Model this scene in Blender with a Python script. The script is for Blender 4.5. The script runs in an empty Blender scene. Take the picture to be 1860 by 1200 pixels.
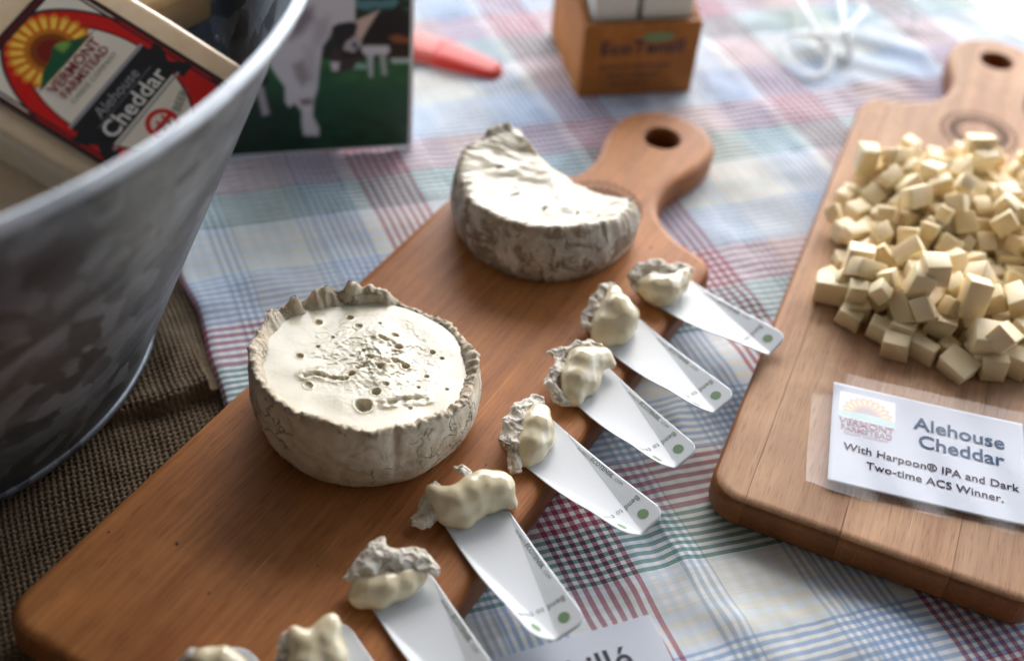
import bpy, bmesh, math, random
import numpy as np
from mathutils import Vector, Matrix, noise
random.seed(11); rng = np.random.default_rng(7)
sc = bpy.context.scene
col = sc.collection
R_ = math.radians

# ---------------------------------------------------------------- camera
F_PX, PITCH, ROLL, CAM_H = 2246.0, 0.7571, 0.0922, 0.46      # board tops lie at z = 0
fw = Vector((0, math.cos(PITCH), -math.sin(PITCH)))
_u0 = Vector((0, math.sin(PITCH), math.cos(PITCH))); _r0 = Vector((1, 0, 0))
rt = math.cos(ROLL) * _r0 + math.sin(ROLL) * _u0
up = -math.sin(ROLL) * _r0 + math.cos(ROLL) * _u0
CAM = Vector((0, 0, CAM_H))
cd = bpy.data.cameras.new('camera'); cam = bpy.data.objects.new('camera', cd); col.objects.link(cam)
cam.matrix_world = Matrix(((rt.x, up.x, -fw.x, CAM.x), (rt.y, up.y, -fw.y, CAM.y), (rt.z, up.z, -fw.z, CAM.z), (0, 0, 0, 1)))
cd.sensor_width = 36; cd.lens = 36 * F_PX / 1860; cd.clip_start = .02; cd.clip_end = 400
cd.dof.use_dof = True; cd.dof.focus_distance = .600; cd.dof.aperture_fstop = 3.3
sc.camera = cam

def G(px, py, z=0.0):
    """where the sight line through a photograph pixel meets the level z"""
    d = (px - 930) / F_PX * rt - (py - 600) / F_PX * up + fw
    return CAM + d * ((z - CAM_H) / d.z)

# ---------------------------------------------------------------- light
SUN_EL, SUN_AZ = R_(40), R_(12)          # azimuth from +Y towards +X
w = bpy.data.worlds.new('World'); sc.world = w; w.use_nodes = True
nt = w.node_tree; bg = nt.nodes['Background']
sky = nt.nodes.new('ShaderNodeTexSky'); sky.sky_type = 'NISHITA'; sky.sun_disc = False
sky.sun_elevation = SUN_EL; sky.sun_rotation = SUN_AZ; sky.air_density = 1.0; sky.dust_density = 1.2; sky.ozone_density = 1.0
hs = nt.nodes.new('ShaderNodeHueSaturation'); hs.inputs['Saturation'].default_value = .62      # thin overcast: a paler sky
nt.links.new(sky.outputs[0], hs.inputs['Color']); nt.links.new(hs.outputs[0], bg.inputs[0]); bg.inputs[1].default_value = .15
sl = bpy.data.lights.new('sun', 'SUN'); sl.energy = .75; sl.angle = R_(85); sl.color = (1, .985, .96)
so = bpy.data.objects.new('sun', sl); col.objects.link(so)
sd = Vector((math.sin(SUN_AZ) * math.cos(SUN_EL), math.cos(SUN_AZ) * math.cos(SUN_EL), math.sin(SUN_EL)))
so.rotation_euler = sd.to_track_quat('Z', 'Y').to_euler(); so.location = sd * 5
sc.view_settings.view_transform = 'Standard'; sc.view_settings.look = 'None'
sc.view_settings.exposure = 2.02; sc.view_settings.gamma = 1

# ---------------------------------------------------------------- helpers
def lin(r, g, b):
    f = lambda c: (c / 255 / 12.92) if c <= 10 else ((c / 255 + .055) / 1.055) ** 2.4
    return (f(r), f(g), f(b), 1)

def link(o, parent=None):
    col.objects.link(o)
    if parent: o.parent = parent
    return o

def mesh(name, verts, faces, mat=None, parent=None, smooth=True):
    me = bpy.data.meshes.new(name); me.from_pydata([tuple(v) for v in verts], [], faces); me.update()
    if mat: me.materials.append(mat)
    if smooth: me.polygons.foreach_set('use_smooth', [True] * len(me.polygons))
    return link(bpy.data.objects.new(name, me), parent)

def from_bm(name, bm, mat=None, parent=None, smooth=False):
    me = bpy.data.meshes.new(name); bm.to_mesh(me); bm.free()
    if mat: me.materials.append(mat)
    if smooth: me.polygons.foreach_set('use_smooth', [True] * len(me.polygons))
    return link(bpy.data.objects.new(name, me), parent)

def empty(name, loc=(0, 0, 0), rot=None):
    o = bpy.data.objects.new(name, None); o.empty_display_size = .02; col.objects.link(o)
    if isinstance(loc, Matrix): o.matrix_world = loc
    else: o.location = loc
    if rot is not None: o.rotation_euler = rot
    return o

def tag(o, label, cat, group=None, kind=None):
    if label: o['label'] = label
    if cat: o['category'] = cat
    if group: o['group'] = group
    if kind: o['kind'] = kind
    return o

def frame(o, x, y, z=None):
    """matrix from origin and two (near) perpendicular axes"""
    x = Vector(x).normalized(); z = x.cross(Vector(y)).normalized(); y = z.cross(x)
    o = Vector(o)
    return Matrix(((x.x, y.x, z.x, o.x), (x.y, y.y, z.y, o.y), (x.z, y.z, z.z, o.z), (0, 0, 0, 1)))

def bevel_box(bm, sx, sy, sz, c=(0, 0, 0), r=.001, seg=2, rot=None, jitter=0):
    ret = bmesh.ops.create_cube(bm, size=1); vs = ret['verts']
    for v in vs: v.co = Vector((v.co.x * sx, v.co.y * sy, v.co.z * sz)) + Vector([random.uniform(-jitter, jitter) for _ in range(3)])
    if r > 0:
        es = list({e for v in vs for e in v.link_edges})
        b = bmesh.ops.bevel(bm, geom=es, offset=r, segments=seg, affect='EDGES', profile=.5)
        vs = list({v for f in b['faces'] for v in f.verts} | {v for v in vs if v.is_valid})
        isl = set(vs); st = list(vs)
        while st:
            v = st.pop()
            for e in v.link_edges:
                q = e.other_vert(v)
                if q not in isl: isl.add(q); st.append(q)
        vs = list(isl)
    for v in vs:
        p = v.co.copy()
        if rot is not None: p = rot @ p
        v.co = p + Vector(c)
    return vs

def loft(rows, closed=True, cap0=False, cap1=False):
    """rows of equal length -> verts, faces"""
    n = len(rows[0]); V = [tuple(p) for r in rows for p in r]; Fc = []
    for i in range(len(rows) - 1):
        for j in range(n if closed else n - 1):
            k = (j + 1) % n
            Fc.append((i * n + j, i * n + k, (i + 1) * n + k, (i + 1) * n + j))
    if cap0: Fc.append(tuple(reversed(range(n))))
    if cap1: Fc.append(tuple(range((len(rows) - 1) * n, len(rows) * n)))
    return V, Fc

def tube(path, rad, seg=8, closed=False):
    rows = []; n = len(path); P = [Vector(p) for p in path]
    for i, p in enumerate(P):
        a = P[(i - 1) % n] if (closed or i > 0) else p
        b = P[(i + 1) % n] if (closed or i < n - 1) else p
        t = (b - a).normalized(); s = t.cross(Vector((0, 0, 1)))
        s = s.normalized() if s.length > 1e-6 else Vector((1, 0, 0)); q = s.cross(t)
        r = rad[i] if isinstance(rad, (list, tuple)) else rad
        rows.append([p + r * (math.cos(2 * math.pi * k / seg) * s + math.sin(2 * math.pi * k / seg) * q) for k in range(seg)])
    if closed: rows.append(rows[0])
    return loft(rows, True, not closed, not closed)

def text_geo(s, size, bold=0.0, align='CENTER', shear=0.0, space=1.0):
    """flat lettering as (verts, faces), baseline on y = 0"""
    cu = bpy.data.curves.new('lettering', 'FONT'); cu.body = s; cu.size = 1; cu.align_x = align
    cu.offset = bold; cu.shear = shear; cu.space_character = space; cu.resolution_u = 3
    ob = bpy.data.objects.new('lettering', cu); col.objects.link(ob)
    dg = bpy.context.evaluated_depsgraph_get(); dg.update()
    me = bpy.data.meshes.new_from_object(ob.evaluated_get(dg), depsgraph=dg)
    V = [tuple(v.co * size) for v in me.vertices]; Fc = [tuple(p.vertices) for p in me.polygons]
    bpy.data.objects.remove(ob); bpy.data.curves.remove(cu); bpy.data.meshes.remove(me)
    return V, Fc

def lettering(name, items, mat, parent, mapf):
    """items: (string, size, x, y, angle, kw); mapf(x, y) -> point just proud of the surface"""
    V = []; Fc = []
    for s, size, x, y, ang, kw in items:
        v, f = text_geo(s, size, **kw); k = len(V); ca, sa = math.cos(ang), math.sin(ang)
        V += [mapf(x + p[0] * ca - p[1] * sa, y + p[0] * sa + p[1] * ca) for p in v]
        Fc += [tuple(i + k for i in q) for q in f]
    return mesh(name, V, Fc, mat, parent, smooth=False)

def fbm(p, s, o=4):
    return noise.fractal(Vector(p) * s, 1.0, 2.0, o)

def eval_mod(name, bm, mods, mat, parent=None, disp=None, post=None):
    """bmesh + modifiers -> plain mesh object"""
    me = bpy.data.meshes.new('tmp'); bm.to_mesh(me); bm.free()
    ob = bpy.data.objects.new('tmp', me); col.objects.link(ob)
    for t, kw in mods:
        m = ob.modifiers.new(t, t)
        for k, v in kw.items(): setattr(m, k, v)
    dg = bpy.context.evaluated_depsgraph_get(); dg.update()
    new = bpy.data.meshes.new_from_object(ob.evaluated_get(dg), depsgraph=dg); new.name = name
    bpy.data.objects.remove(ob); bpy.data.meshes.remove(me)
    if disp:
        nrm = [v.normal.copy() for v in new.vertices]
        for v, n in zip(new.vertices, nrm): v.co = v.co + disp(v.co.copy(), n)
        new.update()
    if post:
        ob = bpy.data.objects.new('tmp', new); col.objects.link(ob)
        for t, kw in post:
            m = ob.modifiers.new(t, t)
            for k, v in kw.items(): setattr(m, k, v)
        dg = bpy.context.evaluated_depsgraph_get(); dg.update()
        n2 = bpy.data.meshes.new_from_object(ob.evaluated_get(dg), depsgraph=dg); bpy.data.objects.remove(ob); bpy.data.meshes.remove(new); new = n2; new.name = name
    new.materials.clear(); new.materials.append(mat)
    new.polygons.foreach_set('use_smooth', [True] * len(new.polygons))
    return link(bpy.data.objects.new(name, new), parent)

# ---------------------------------------------------------------- materials
class NT:
    def __init__(s, name):
        s.m = bpy.data.materials.new(name); s.m.use_nodes = True; s.t = s.m.node_tree; s.b = s.t.nodes['Principled BSDF']
    def n(s, ty, **kw):
        x = s.t.nodes.new(ty)
        for k, v in kw.items():
            if k == 'i':
                for a, b in v.items():
                    if isinstance(b, bpy.types.NodeSocket): s.t.links.new(b, x.inputs[a])
                    else: x.inputs[a].default_value = b
            else: setattr(x, k, v)
        return x
    def math(s, op, a, b=0.0, c=None):
        i = {0: a, 1: b}
        if c is not None: i[2] = c
        return s.n('ShaderNodeMath', operation=op, i=i).outputs[0]
    def mix(s, f, a, b, mode='MIX'):
        x = s.n('ShaderNodeMix', data_type='RGBA', blend_type=mode, i={0: f}); 
        for k, v in ((6, a), (7, b)):
            if isinstance(v, bpy.types.NodeSocket): s.t.links.new(v, x.inputs[k])
            else: x.inputs[k].default_value = v
        return x.outputs[2]
    def ramp(s, f, stops, interp='LINEAR'):
        x = s.n('ShaderNodeValToRGB', i={0: f}); r = x.color_ramp; r.interpolation = interp
        while len(r.elements) < len(stops): r.elements.new(.5)
        for e, (p, c) in zip(r.elements, stops):
            e.position = p; e.color = c if len(c) == 4 else (*c, 1)
        return x.outputs[0]
    def noise(s, vec, scale, detail=4, rough=.55, dist=0):
        return s.n('ShaderNodeTexNoise', i={'Vector': vec, 'Scale': scale, 'Detail': detail, 'Roughness': rough, 'Distortion': dist}).outputs[0]
    def obj(s): return s.n('ShaderNodeTexCoord').outputs['Object']
    def map(s, vec, scale=(1, 1, 1), loc=(0, 0, 0), rot=(0, 0, 0)):
        return s.n('ShaderNodeMapping', i={'Vector': vec, 'Scale': scale, 'Location': loc, 'Rotation': rot}).outputs[0]
    def bump(s, h, strength=.3, dist=.001):
        s.t.links.new(s.n('ShaderNodeBump', i={'Height': h, 'Strength': strength, 'Distance': dist}).outputs[0], s.b.inputs['Normal'])
    def set(s, **kw):
        for k, v in kw.items():
            k = k.replace('_', ' ')
            if isinstance(v, bpy.types.NodeSocket): s.t.links.new(v, s.b.inputs[k])
            else: s.b.inputs[k].default_value = v
        return s

def g1(v): return (v, v, v, 1)

def plain(name, c, rough=.6, **kw):
    m = NT(name); m.set(Base_Color=(*c, 1) if len(c) == 3 else c, Roughness=rough, **kw)
    o = m.obj(); nz = m.noise(o, 180, 3); m.bump(nz, .08, .0006)
    return m.m

def attr_mat(name, rough=.4, **kw):
    m = NT(name); a = m.n('ShaderNodeAttribute', attribute_name='Col'); m.set(Base_Color=a.outputs['Color'], Roughness=rough, **kw)
    return m.m

def wood(name, c_dark, c_mid, c_light, rough=.42, seed=0.0, spec=.5, wear=0.0):
    m = NT(name); o = m.obj()
    oi = m.n('ShaderNodeObjectInfo').outputs['Random']
    off = m.n('ShaderNodeCombineXYZ', i={0: m.math('MULTIPLY', oi, 3.7), 1: m.math('MULTIPLY', oi, 9.1), 2: seed}).outputs[0]
    p = m.n('ShaderNodeVectorMath', operation='ADD', i={0: o, 1: off}).outputs[0]
    wide = m.noise(m.map(p, (26, 2.2, 26)), 1, 3, .55, .6)
    fine = m.noise(m.map(p, (420, 12, 420)), 1, 4, .6, .2)
    pores = m.noise(m.map(p, (1500, 75, 1500)), 1, 2, .5)
    blot = m.noise(p, 16, 4, .6)
    wv = m.n('ShaderNodeTexWave', wave_type='BANDS', bands_direction='X', i={'Vector': m.map(p, (1, .05, 1)), 'Scale': 20, 'Distortion': 9, 'Detail': 3, 'Detail Scale': 1.2}).outputs[1]
    f = m.math('ADD', m.math('MULTIPLY', wide, .50), m.math('MULTIPLY', wv, .05))
    f = m.math('ADD', f, m.math('MULTIPLY', fine, .42))
    f = m.math('ADD', m.math('MULTIPLY', blot, .30), m.math('SUBTRACT', f, .30))
    c = m.ramp(f, [(.18, c_dark), (.47, c_mid), (.80, c_light)])
    pm = m.ramp(pores, [(.33, g1(.55)), (.45, g1(1))])
    c = m.mix(.7, c, pm, 'MULTIPLY')
    sc_ = m.noise(m.map(o, (700, 9, 1), (0, 0, 0), (0, 0, .5)), 1, 2, .4); sc2 = m.noise(m.map(o, (650, 11, 1), (2, 1, 0), (0, 0, -.8)), 1, 2, .4)
    scr = m.math('ADD', m.ramp(sc_, [(.70, g1(0)), (.74, g1(1))]), m.ramp(sc2, [(.71, g1(0)), (.75, g1(1))]))
    c = m.mix(m.math('MULTIPLY', scr, .28), c, (*[min(1, v * 1.5) for v in c_light], 1))
    stain = m.ramp(m.noise(o, 9, 4, .6, .8), [(.40, g1(.82)), (.60, g1(1.04))]); c = m.mix(.8, c, stain, 'MULTIPLY')
    tone = m.ramp(oi, [(0, g1(.90)), (1, g1(1.08))])
    c = m.mix(1, c, tone, 'MULTIPLY')
    r = m.math('ADD', m.math('MULTIPLY', fine, .22), rough - .06)
    m.set(Base_Color=c, Roughness=r); m.b.inputs['Specular IOR Level'].default_value = spec
    m.bump(m.math('SUBTRACT', m.math('ADD', fine, m.math('MULTIPLY', pores, .8)), m.math('MULTIPLY', scr, .8)), .22, .0006)
    return m.m

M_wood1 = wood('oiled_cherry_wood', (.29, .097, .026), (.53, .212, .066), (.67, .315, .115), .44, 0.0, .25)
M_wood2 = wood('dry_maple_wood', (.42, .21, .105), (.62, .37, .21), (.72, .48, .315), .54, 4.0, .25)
M_edge1 = wood('dark_cherry_edge', (.19, .060, .015), (.34, .125, .034), (.46, .20, .065), .42, 2.0, .3)
M_edge2 = wood('dark_maple_edge', (.20, .062, .016), (.36, .135, .038), (.48, .21, .07), .42, 6.0, .3)
M_burn = plain('burnt_wood', (.075, .034, .016), .85)
M_box = wood('cherry_box_wood', (.31, .112, .024), (.47, .182, .042), (.57, .25, .07), .5, 8.0, .2)

def cream_mat(name, a, b, rough=.17, coat=.5):
    m = NT(name); o = m.obj(); n1 = m.noise(o, 60, 4); n2 = m.noise(o, 700, 3)
    c = m.ramp(n1, [(.3, (*a, 1)), (.7, (*b, 1))])
    m.set(Base_Color=c, Roughness=m.math('ADD', m.math('MULTIPLY', n1, .25), rough - .1))
    m.b.inputs['Subsurface Weight'].default_value = .35; m.b.inputs['Subsurface Radius'].default_value = (1, .7, .4); m.b.inputs['Subsurface Scale'].default_value = .003
    m.b.inputs['Coat Weight'].default_value = coat; m.b.inputs['Coat Roughness'].default_value = .1
    m.bump(m.math('ADD', n1, m.math('MULTIPLY', n2, .08)), .12, .001)
    return m.m
M_cream = cream_mat('runny_cream_paste', (.76, .65, .42), (.83, .73, .51))
M_cream2 = cream_mat('firm_cream_paste', (.51, .455, .325), (.58, .525, .395), .26, .3)
M_cream2.node_tree.nodes['Principled BSDF'].inputs['Subsurface Scale'].default_value = .006
M_cream2.node_tree.nodes['Principled BSDF'].inputs['Specular IOR Level'].default_value = .35

def rind_mat(name, seed, lo, mid, hi, crack_k, patch_k, bumpk=.4):
    m = NT(name); o = m.map(m.obj(), (1, 1, 1), (seed, seed * .7, 0))
    a = m.noise(o, 42, 5, .6, .5); b = m.noise(o, 150, 5, .65, .4); d = m.noise(o, 800, 3)
    c = m.ramp(m.math('ADD', m.math('MULTIPLY', a, .7), m.math('MULTIPLY', b, .3)), [(.34, (*lo, 1)), (.50, (*mid, 1)), (.64, (*hi, 1))])
    wp = m.n('ShaderNodeVectorMath', operation='SCALE', i={0: m.n('ShaderNodeTexNoise', i={'Vector': o, 'Scale': 110, 'Detail': 4}).outputs[1], 'Scale': .022}).outputs[0]
    vor = m.n('ShaderNodeTexVoronoi', feature='DISTANCE_TO_EDGE', i={'Vector': m.n('ShaderNodeVectorMath', operation='ADD', i={0: o, 1: wp}).outputs[0], 'Scale': 58}).outputs[0]
    gate = m.ramp(m.noise(o, 34, 2), [(.58 - crack_k * .12, g1(0)), (.64 - crack_k * .12, g1(1))])
    crack = m.math('MULTIPLY', m.ramp(vor, [(.0, g1(1)), (.055, g1(0))]), gate)
    c = m.mix(m.math('MULTIPLY', crack, .8), c, (.11, .07, .04, 1))
    pt = m.math('MULTIPLY', m.ramp(m.noise(o, 48, 5, .65, 1.6), [(.56 - .06 * patch_k, g1(0)), (.62 - .06 * patch_k, g1(1))]), min(1, patch_k))
    c = m.mix(m.math('MULTIPLY', pt, .75), c, (.17, .11, .06, 1))
    at = m.n('ShaderNodeAttribute', attribute_name='crust').outputs['Fac']
    e = m.math('MULTIPLY', at, m.ramp(b, [(.34, g1(.2)), (.55, g1(1))]))
    c = m.mix(m.math('MULTIPLY', e, .8), c, (.46, .36, .235, 1))
    m.set(Base_Color=c, Roughness=.68); m.b.inputs['Subsurface Weight'].default_value = .1; m.b.inputs['Subsurface Scale'].default_value = .002
    m.bump(m.math('ADD', m.math('SUBTRACT', m.math('MULTIPLY', b, .8), m.math('ADD', crack, m.math('MULTIPLY', pt, .4))), m.math('MULTIPLY', d, .25)), bumpk, .0014)
    return m.m
M_rind = rind_mat('white_mould_rind', 0, (.43, .345, .235), (.62, .54, .415), (.76, .70, .585), .30, .3, .55)
M_rind2 = rind_mat('grey_brown_mould_rind', 3.3, (.27, .205, .145), (.47, .42, .355), (.70, .66, .59), .8, 1.1, .6)
M_rind3 = rind_mat('crumpled_rind', 5.1, (.52, .43, .31), (.73, .67, .56), (.83, .79, .71), .5, .6, .35)

def cheddar_mat():
    m = NT('pale_cheddar'); o = m.obj(); oi = m.n('ShaderNodeObjectInfo').outputs['Random']
    n = m.noise(o, 120, 4); n2 = m.noise(o, 900, 3)
    c = m.ramp(n, [(.3, (.86, .69, .395, 1)), (.7, (.90, .765, .50, 1))]); c = m.mix(1, c, m.ramp(oi, [(0, (.92, .90, .86, 1)), (1, (1.05, 1.04, 1.06, 1))]), 'MULTIPLY')
    m.set(Base_Color=c, Roughness=.42); m.b.inputs['Subsurface Weight'].default_value = .3; m.b.inputs['Subsurface Radius'].default_value = (1, .65, .25); m.b.inputs['Subsurface Scale'].default_value = .004
    m.bump(m.math('ADD', n, m.math('MULTIPLY', n2, .3)), .22, .001)
    return m.m
M_ched = cheddar_mat()
M_blk = cheddar_mat(); M_blk.name = 'shrink_wrapped_cheddar'; M_blk.node_tree.nodes['Principled BSDF'].inputs['Coat Weight'].default_value = .8; M_blk.node_tree.nodes['Principled BSDF'].inputs['Coat Roughness'].default_value = .14
for e_, c_ in zip([n_ for n_ in M_blk.node_tree.nodes if n_.type == 'VALTORGB'][0].color_ramp.elements, ((.80, .60, .37, 1), (.86, .69, .47, 1))): e_.color = c_
M_paper = plain('white_card', (.64, .655, .70), .6)
M_spoon = plain('coated_white_paper', (.61, .63, .635), .34)
M_green = plain('sage_green_ink', (.13, .22, .095), .5)
M_grey = plain('grey_green_ink', (.10, .13, .10), .5)
M_score = plain('pressed_score_line', (.42, .46, .45), .5)
M_navy = plain('teal_blue_ink', (.001, .055, .15), .9)
M_plum = plain('dark_plum_ink', (.03, .009, .032), .85)
M_ink = plain('navy_black_ink', (.012, .014, .035), .5)
M_white = plain('white_ink', (.70, .68, .63), .5)
M_silver = plain('silver_grey_ink', (.32, .33, .34), .4)
M_maroon = plain('maroon_ink', (.23, .02, .03), .5)
M_red = plain('red_plastic', (.62, .022, .008), .5)
M_print = attr_mat('glossy_label_print', .28)
M_photo = attr_mat('photo_print', .38)

def clear_mat(name, tint=(.95, .96, .97, 1), fac=.10, rough=.12):
    m = NT(name); t = m.t; out = t.nodes['Material Output']
    tr = m.n('ShaderNodeBsdfTransparent', i={0: tint}); gl = m.n('ShaderNodeBsdfGlossy', i={'Roughness': rough, 'Color': (1, 1, 1, 1)})
    fr = m.math('MULTIPLY_ADD', m.math('POWER', m.n('ShaderNodeLayerWeight', i={'Blend': .5}).outputs['Facing'], 4.0), .5, .008)
    nz = m.noise(m.obj(), 60, 3)
    f = m.math('ADD', m.math('MULTIPLY', fr, 1.0), m.math('MULTIPLY', nz, fac))
    mx = m.n('ShaderNodeMixShader', i={0: f, 1: tr.outputs[0], 2: gl.outputs[0]})
    t.links.new(mx.outputs[0], out.inputs[0]); t.nodes.remove(m.b)
    return m.m
M_clear = clear_mat('clear_plastic_sleeve', (.96, .97, .98, 1), .02, .08)
M_wrap = clear_mat('crinkled_clear_wrap', (.9, .9, .88, 1), .25, .2)

def galv():
    m = NT('galvanised_steel'); o = m.obj()
    v = m.n('ShaderNodeTexVoronoi', i={'Vector': m.n('ShaderNodeVectorMath', operation='ADD', i={0: o, 1: m.n('ShaderNodeVectorMath', operation='SCALE', i={0: m.n('ShaderNodeTexNoise', i={'Vector': o, 'Scale': 30, 'Detail': 3}).outputs[1], 'Scale': .03}).outputs[0]}).outputs[0], 'Scale': 70}).outputs[1]
    a = m.noise(o, 9, 5, .65); st = m.noise(m.map(o, (5, 5, 60), (0, 0, 0), (0, .35, 0)), 1, 4, .6); fn = m.noise(o, 240, 4)
    spl = m.n('ShaderNodeSeparateColor', i={0: v}).outputs[0]
    f = m.math('ADD', m.math('MULTIPLY', spl, .22), m.math('ADD', m.math('MULTIPLY', a, .45), m.math('MULTIPLY', st, .35)))
    c = m.ramp(f, [(.27, (.07, .08, .09, 1)), (.50, (.16, .178, .195, 1)), (.76, (.38, .41, .44, 1))])
    m.set(Base_Color=c, Metallic=.9, Roughness=m.math('ADD', m.math('MULTIPLY', fn, .22), m.math('MULTIPLY_ADD', spl, .14, .34)))
    m.bump(m.math('ADD', m.math('MULTIPLY', st, .6), m.math('MULTIPLY', fn, .35)), .12, .001)
    return m.m
M_galv = galv()
M_rim = galv(); M_rim.name = 'worn_rim_steel'
for e_, c_ in zip([n_ for n_ in M_rim.node_tree.nodes if n_.type == 'VALTORGB'][0].color_ramp.elements, ((.24, .25, .265, 1), (.40, .415, .43, 1), (.56, .58, .60, 1))): e_.color = c_

def cloth_mat():
    m = NT('plaid_cotton'); uv = m.n('ShaderNodeUVMap', uv_map='UVMap').outputs[0]
    wob = m.n('ShaderNodeTexNoise', i={'Vector': uv, 'Scale': 9, 'Detail': 2}).outputs[1]
    uvw = m.n('ShaderNodeVectorMath', operation='ADD', i={0: uv, 1: m.n('ShaderNodeVectorMath', operation='SCALE', i={0: wob, 'Scale': .0028}).outputs[0]}).outputs[0]
    sp = m.n('ShaderNodeSeparateXYZ', i={0: uvw}); t, s = sp.outputs[0], sp.outputs[1]
    W = (.80, .81, .81, 1); RED = (.30, .018, .065, 1); GRN = (.006, .17, .135, 1); BLU = (.14, .29, .54, 1); TAN = (.70, .67, .57, 1); GRY = (.30, .38, .44, 1); LB = (.62, .70, .78, 1)
    def stripes(x, off, period, bands, duty=.52):
        p = m.math('MODULO', m.math('ADD', x, 3 * period - off), period)
        f = m.math('DIVIDE', p, period); outc = None
        base = m.ramp(f, [(q[0] / period, q[4]) for q in bands], 'CONSTANT')
        inkc = m.ramp(f, [(q[0] / period, q[2]) for q in bands], 'CONSTANT')
        fr = m.ramp(f, [(q[0] / period, g1(q[1] * 100)) for q in bands], 'CONSTANT')      # pitch in units of 10 mm
        st = m.ramp(f, [(q[0] / period, g1(q[3])) for q in bands], 'CONSTANT')
        pos = m.ramp(f, [(q[0] / period, g1(q[0] / period)) for q in bands], 'CONSTANT')
        loc = m.math('MULTIPLY', m.math('SUBTRACT', f, pos), period * 100)
        ph = m.math('FRACT', m.math('DIVIDE', loc, fr))
        on = m.math('MULTIPLY', m.math('LESS_THAN', ph, duty), st)
        return m.mix(on, base, inkc)
    A = stripes(s, .281, .150, [(0, .0046, GRN, 1, W), (.0325, .0056, RED, 1, W), (.0665, .0045, BLU, .9, W), (.104, .0090, LB, .8, TAN), (.128, .0060, TAN, .6, W), (.143, .004, LB, .8, W)])
    B = stripes(t, .183, .155, [(0, .0052, RED, 1, W), (.0345, .0060, LB, .9, W), (.0535, .0046, GRY, .9, W), (.068, .0080, TAN, .8, (.75, .75, .71, 1)), (.107, .0040, GRY, .8, W), (.117, .0042, BLU, .85, W), (.1445, .0050, LB, .5, W)])
    # twill: alternate warp and weft threads on top
    dg = m.math('FRACT', m.math('DIVIDE', m.math('ADD', t, s), .00125)); d2 = m.math('FRACT', m.math('DIVIDE', t, .00062)); d3 = m.math('FRACT', m.math('DIVIDE', s, .00062))
    chk = m.math('ABSOLUTE', m.math('SUBTRACT', m.math('LESS_THAN', d2, .5), m.math('LESS_THAN', d3, .5)))
    top = m.math('LESS_THAN', dg, .5)
    rnd = m.noise(m.map(uv, (1, 1, 1)), 900, 2)
    k = m.math('GREATER_THAN', m.math('ADD', m.math('MULTIPLY', top, .6), m.math('MULTIPLY', rnd, .8)), .70)
    c = m.mix(.50, m.mix(k, A, B), m.mix(1, A, B, 'DARKEN'))
    fade = m.noise(uv, 22, 3); slub = m.noise(m.map(uv, (60, 1400, 1)), 1, 3)
    c = m.mix(m.math('MULTIPLY', m.ramp(fade, [(.35, g1(0)), (.75, g1(1))]), .18), c, W)
    c = m.mix(.5, c, m.ramp(slub, [(.3, g1(.86)), (.7, g1(1.05))]), 'MULTIPLY')
    m.set(Base_Color=c, Roughness=.85); m.b.inputs['Specular IOR Level'].default_value = .2; m.b.inputs['Sheen Weight'].default_value = .1
    m.bump(m.math('ADD', m.math('MULTIPLY', chk, .5), m.math('ADD', top, m.math('MULTIPLY', rnd, .8))), .35, .0003)
    return m.m
M_cloth = cloth_mat()

def burlap_mat():
    m = NT('jute_burlap'); uv = m.n('ShaderNodeUVMap', uv_map='UVMap').outputs[0]
    a = m.noise(m.map(uv, (40, 900, 1)), 1, 3); b = m.noise(uv, 30, 4); d = m.noise(uv, 1800, 3)
    c = m.ramp(m.math('ADD', m.math('MULTIPLY', a, .5), m.math('MULTIPLY', d, .5)), [(.3, (.085, .058, .034, 1)), (.5, (.18, .13, .082, 1)), (.72, (.33, .26, .175, 1))])
    c = m.mix(.6, c, m.ramp(b, [(.3, g1(.75)), (.7, g1(1.1))]), 'MULTIPLY')
    m.set(Base_Color=c, Roughness=.9); m.b.inputs['Specular IOR Level'].default_value = .15
    m.bump(d, .5, .0005)
    return m.m
M_burlap = burlap_mat()

# ================================================================ setting
T = .019                               # board thickness; the cloth lies at z = -T
gm = NT('pale_concrete'); go = gm.obj(); gm.set(Base_Color=gm.ramp(gm.noise(go, 3, 5), [(.3, (.62, .62, .60, 1)), (.7, (.74, .74, .73, 1))]), Roughness=.8)
gr = mesh('ground', [(-60, -60, -.78), (60, -60, -.78), (60, 90, -.78), (-60, 90, -.78)], [(0, 1, 2, 3)], gm.m, smooth=False)
tag(gr, None, None, kind='structure')

# added, unseen: fabric overhead and on three sides to darken camera-facing faces
cn = Vector((.10, .995, 0)); ce = Vector((.995, -.10, 0)); CEDGE = 2.15
ca = empty('light_blocker', (0, 0, -.78)); tag(ca, 'added unseen fabric blocking light over the table, open at the far side', 'light_blocker')
M_blocker = NT('blocker_fabric'); M_blocker.set(Base_Color=(.13, .11, .09, 1), Roughness=.9); M_blocker = M_blocker.m
def slab(name, a, bb, c, d, parent, th=.004):
    o = mesh(name, [a, bb, c, d], [(0, 1, 2, 3)], M_blocker, parent, smooth=False); m_ = o.modifiers.new('thickness', 'SOLIDIFY'); m_.thickness = th; return o
pts = [cn * CEDGE + ce * 2.4, cn * CEDGE - ce * 2.4, cn * -2.2 - ce * 2.4, cn * -2.2 + ce * 2.4]
hi, lo = Vector((0, 0, 2.60)), Vector((0, 0, .02)); hw_ = hi - Vector((0, 0, .006)); f0, f1 = cn * .25 - ce * 2.4, cn * .25 + ce * 2.4
slab('blocker_top', *[p + hi for p in pts], ca)
slab('blocker_side', f0 + lo, pts[2] + lo, pts[2] + hw_, f0 + hw_, ca)
slab('blocker_side', f1 + lo, pts[3] + lo, pts[3] + hw_, f1 + hw_, ca)
slab('blocker_rear', pts[2] + lo, pts[3] + lo, pts[3] + hw_, pts[2] + hw_, ca)
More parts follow.
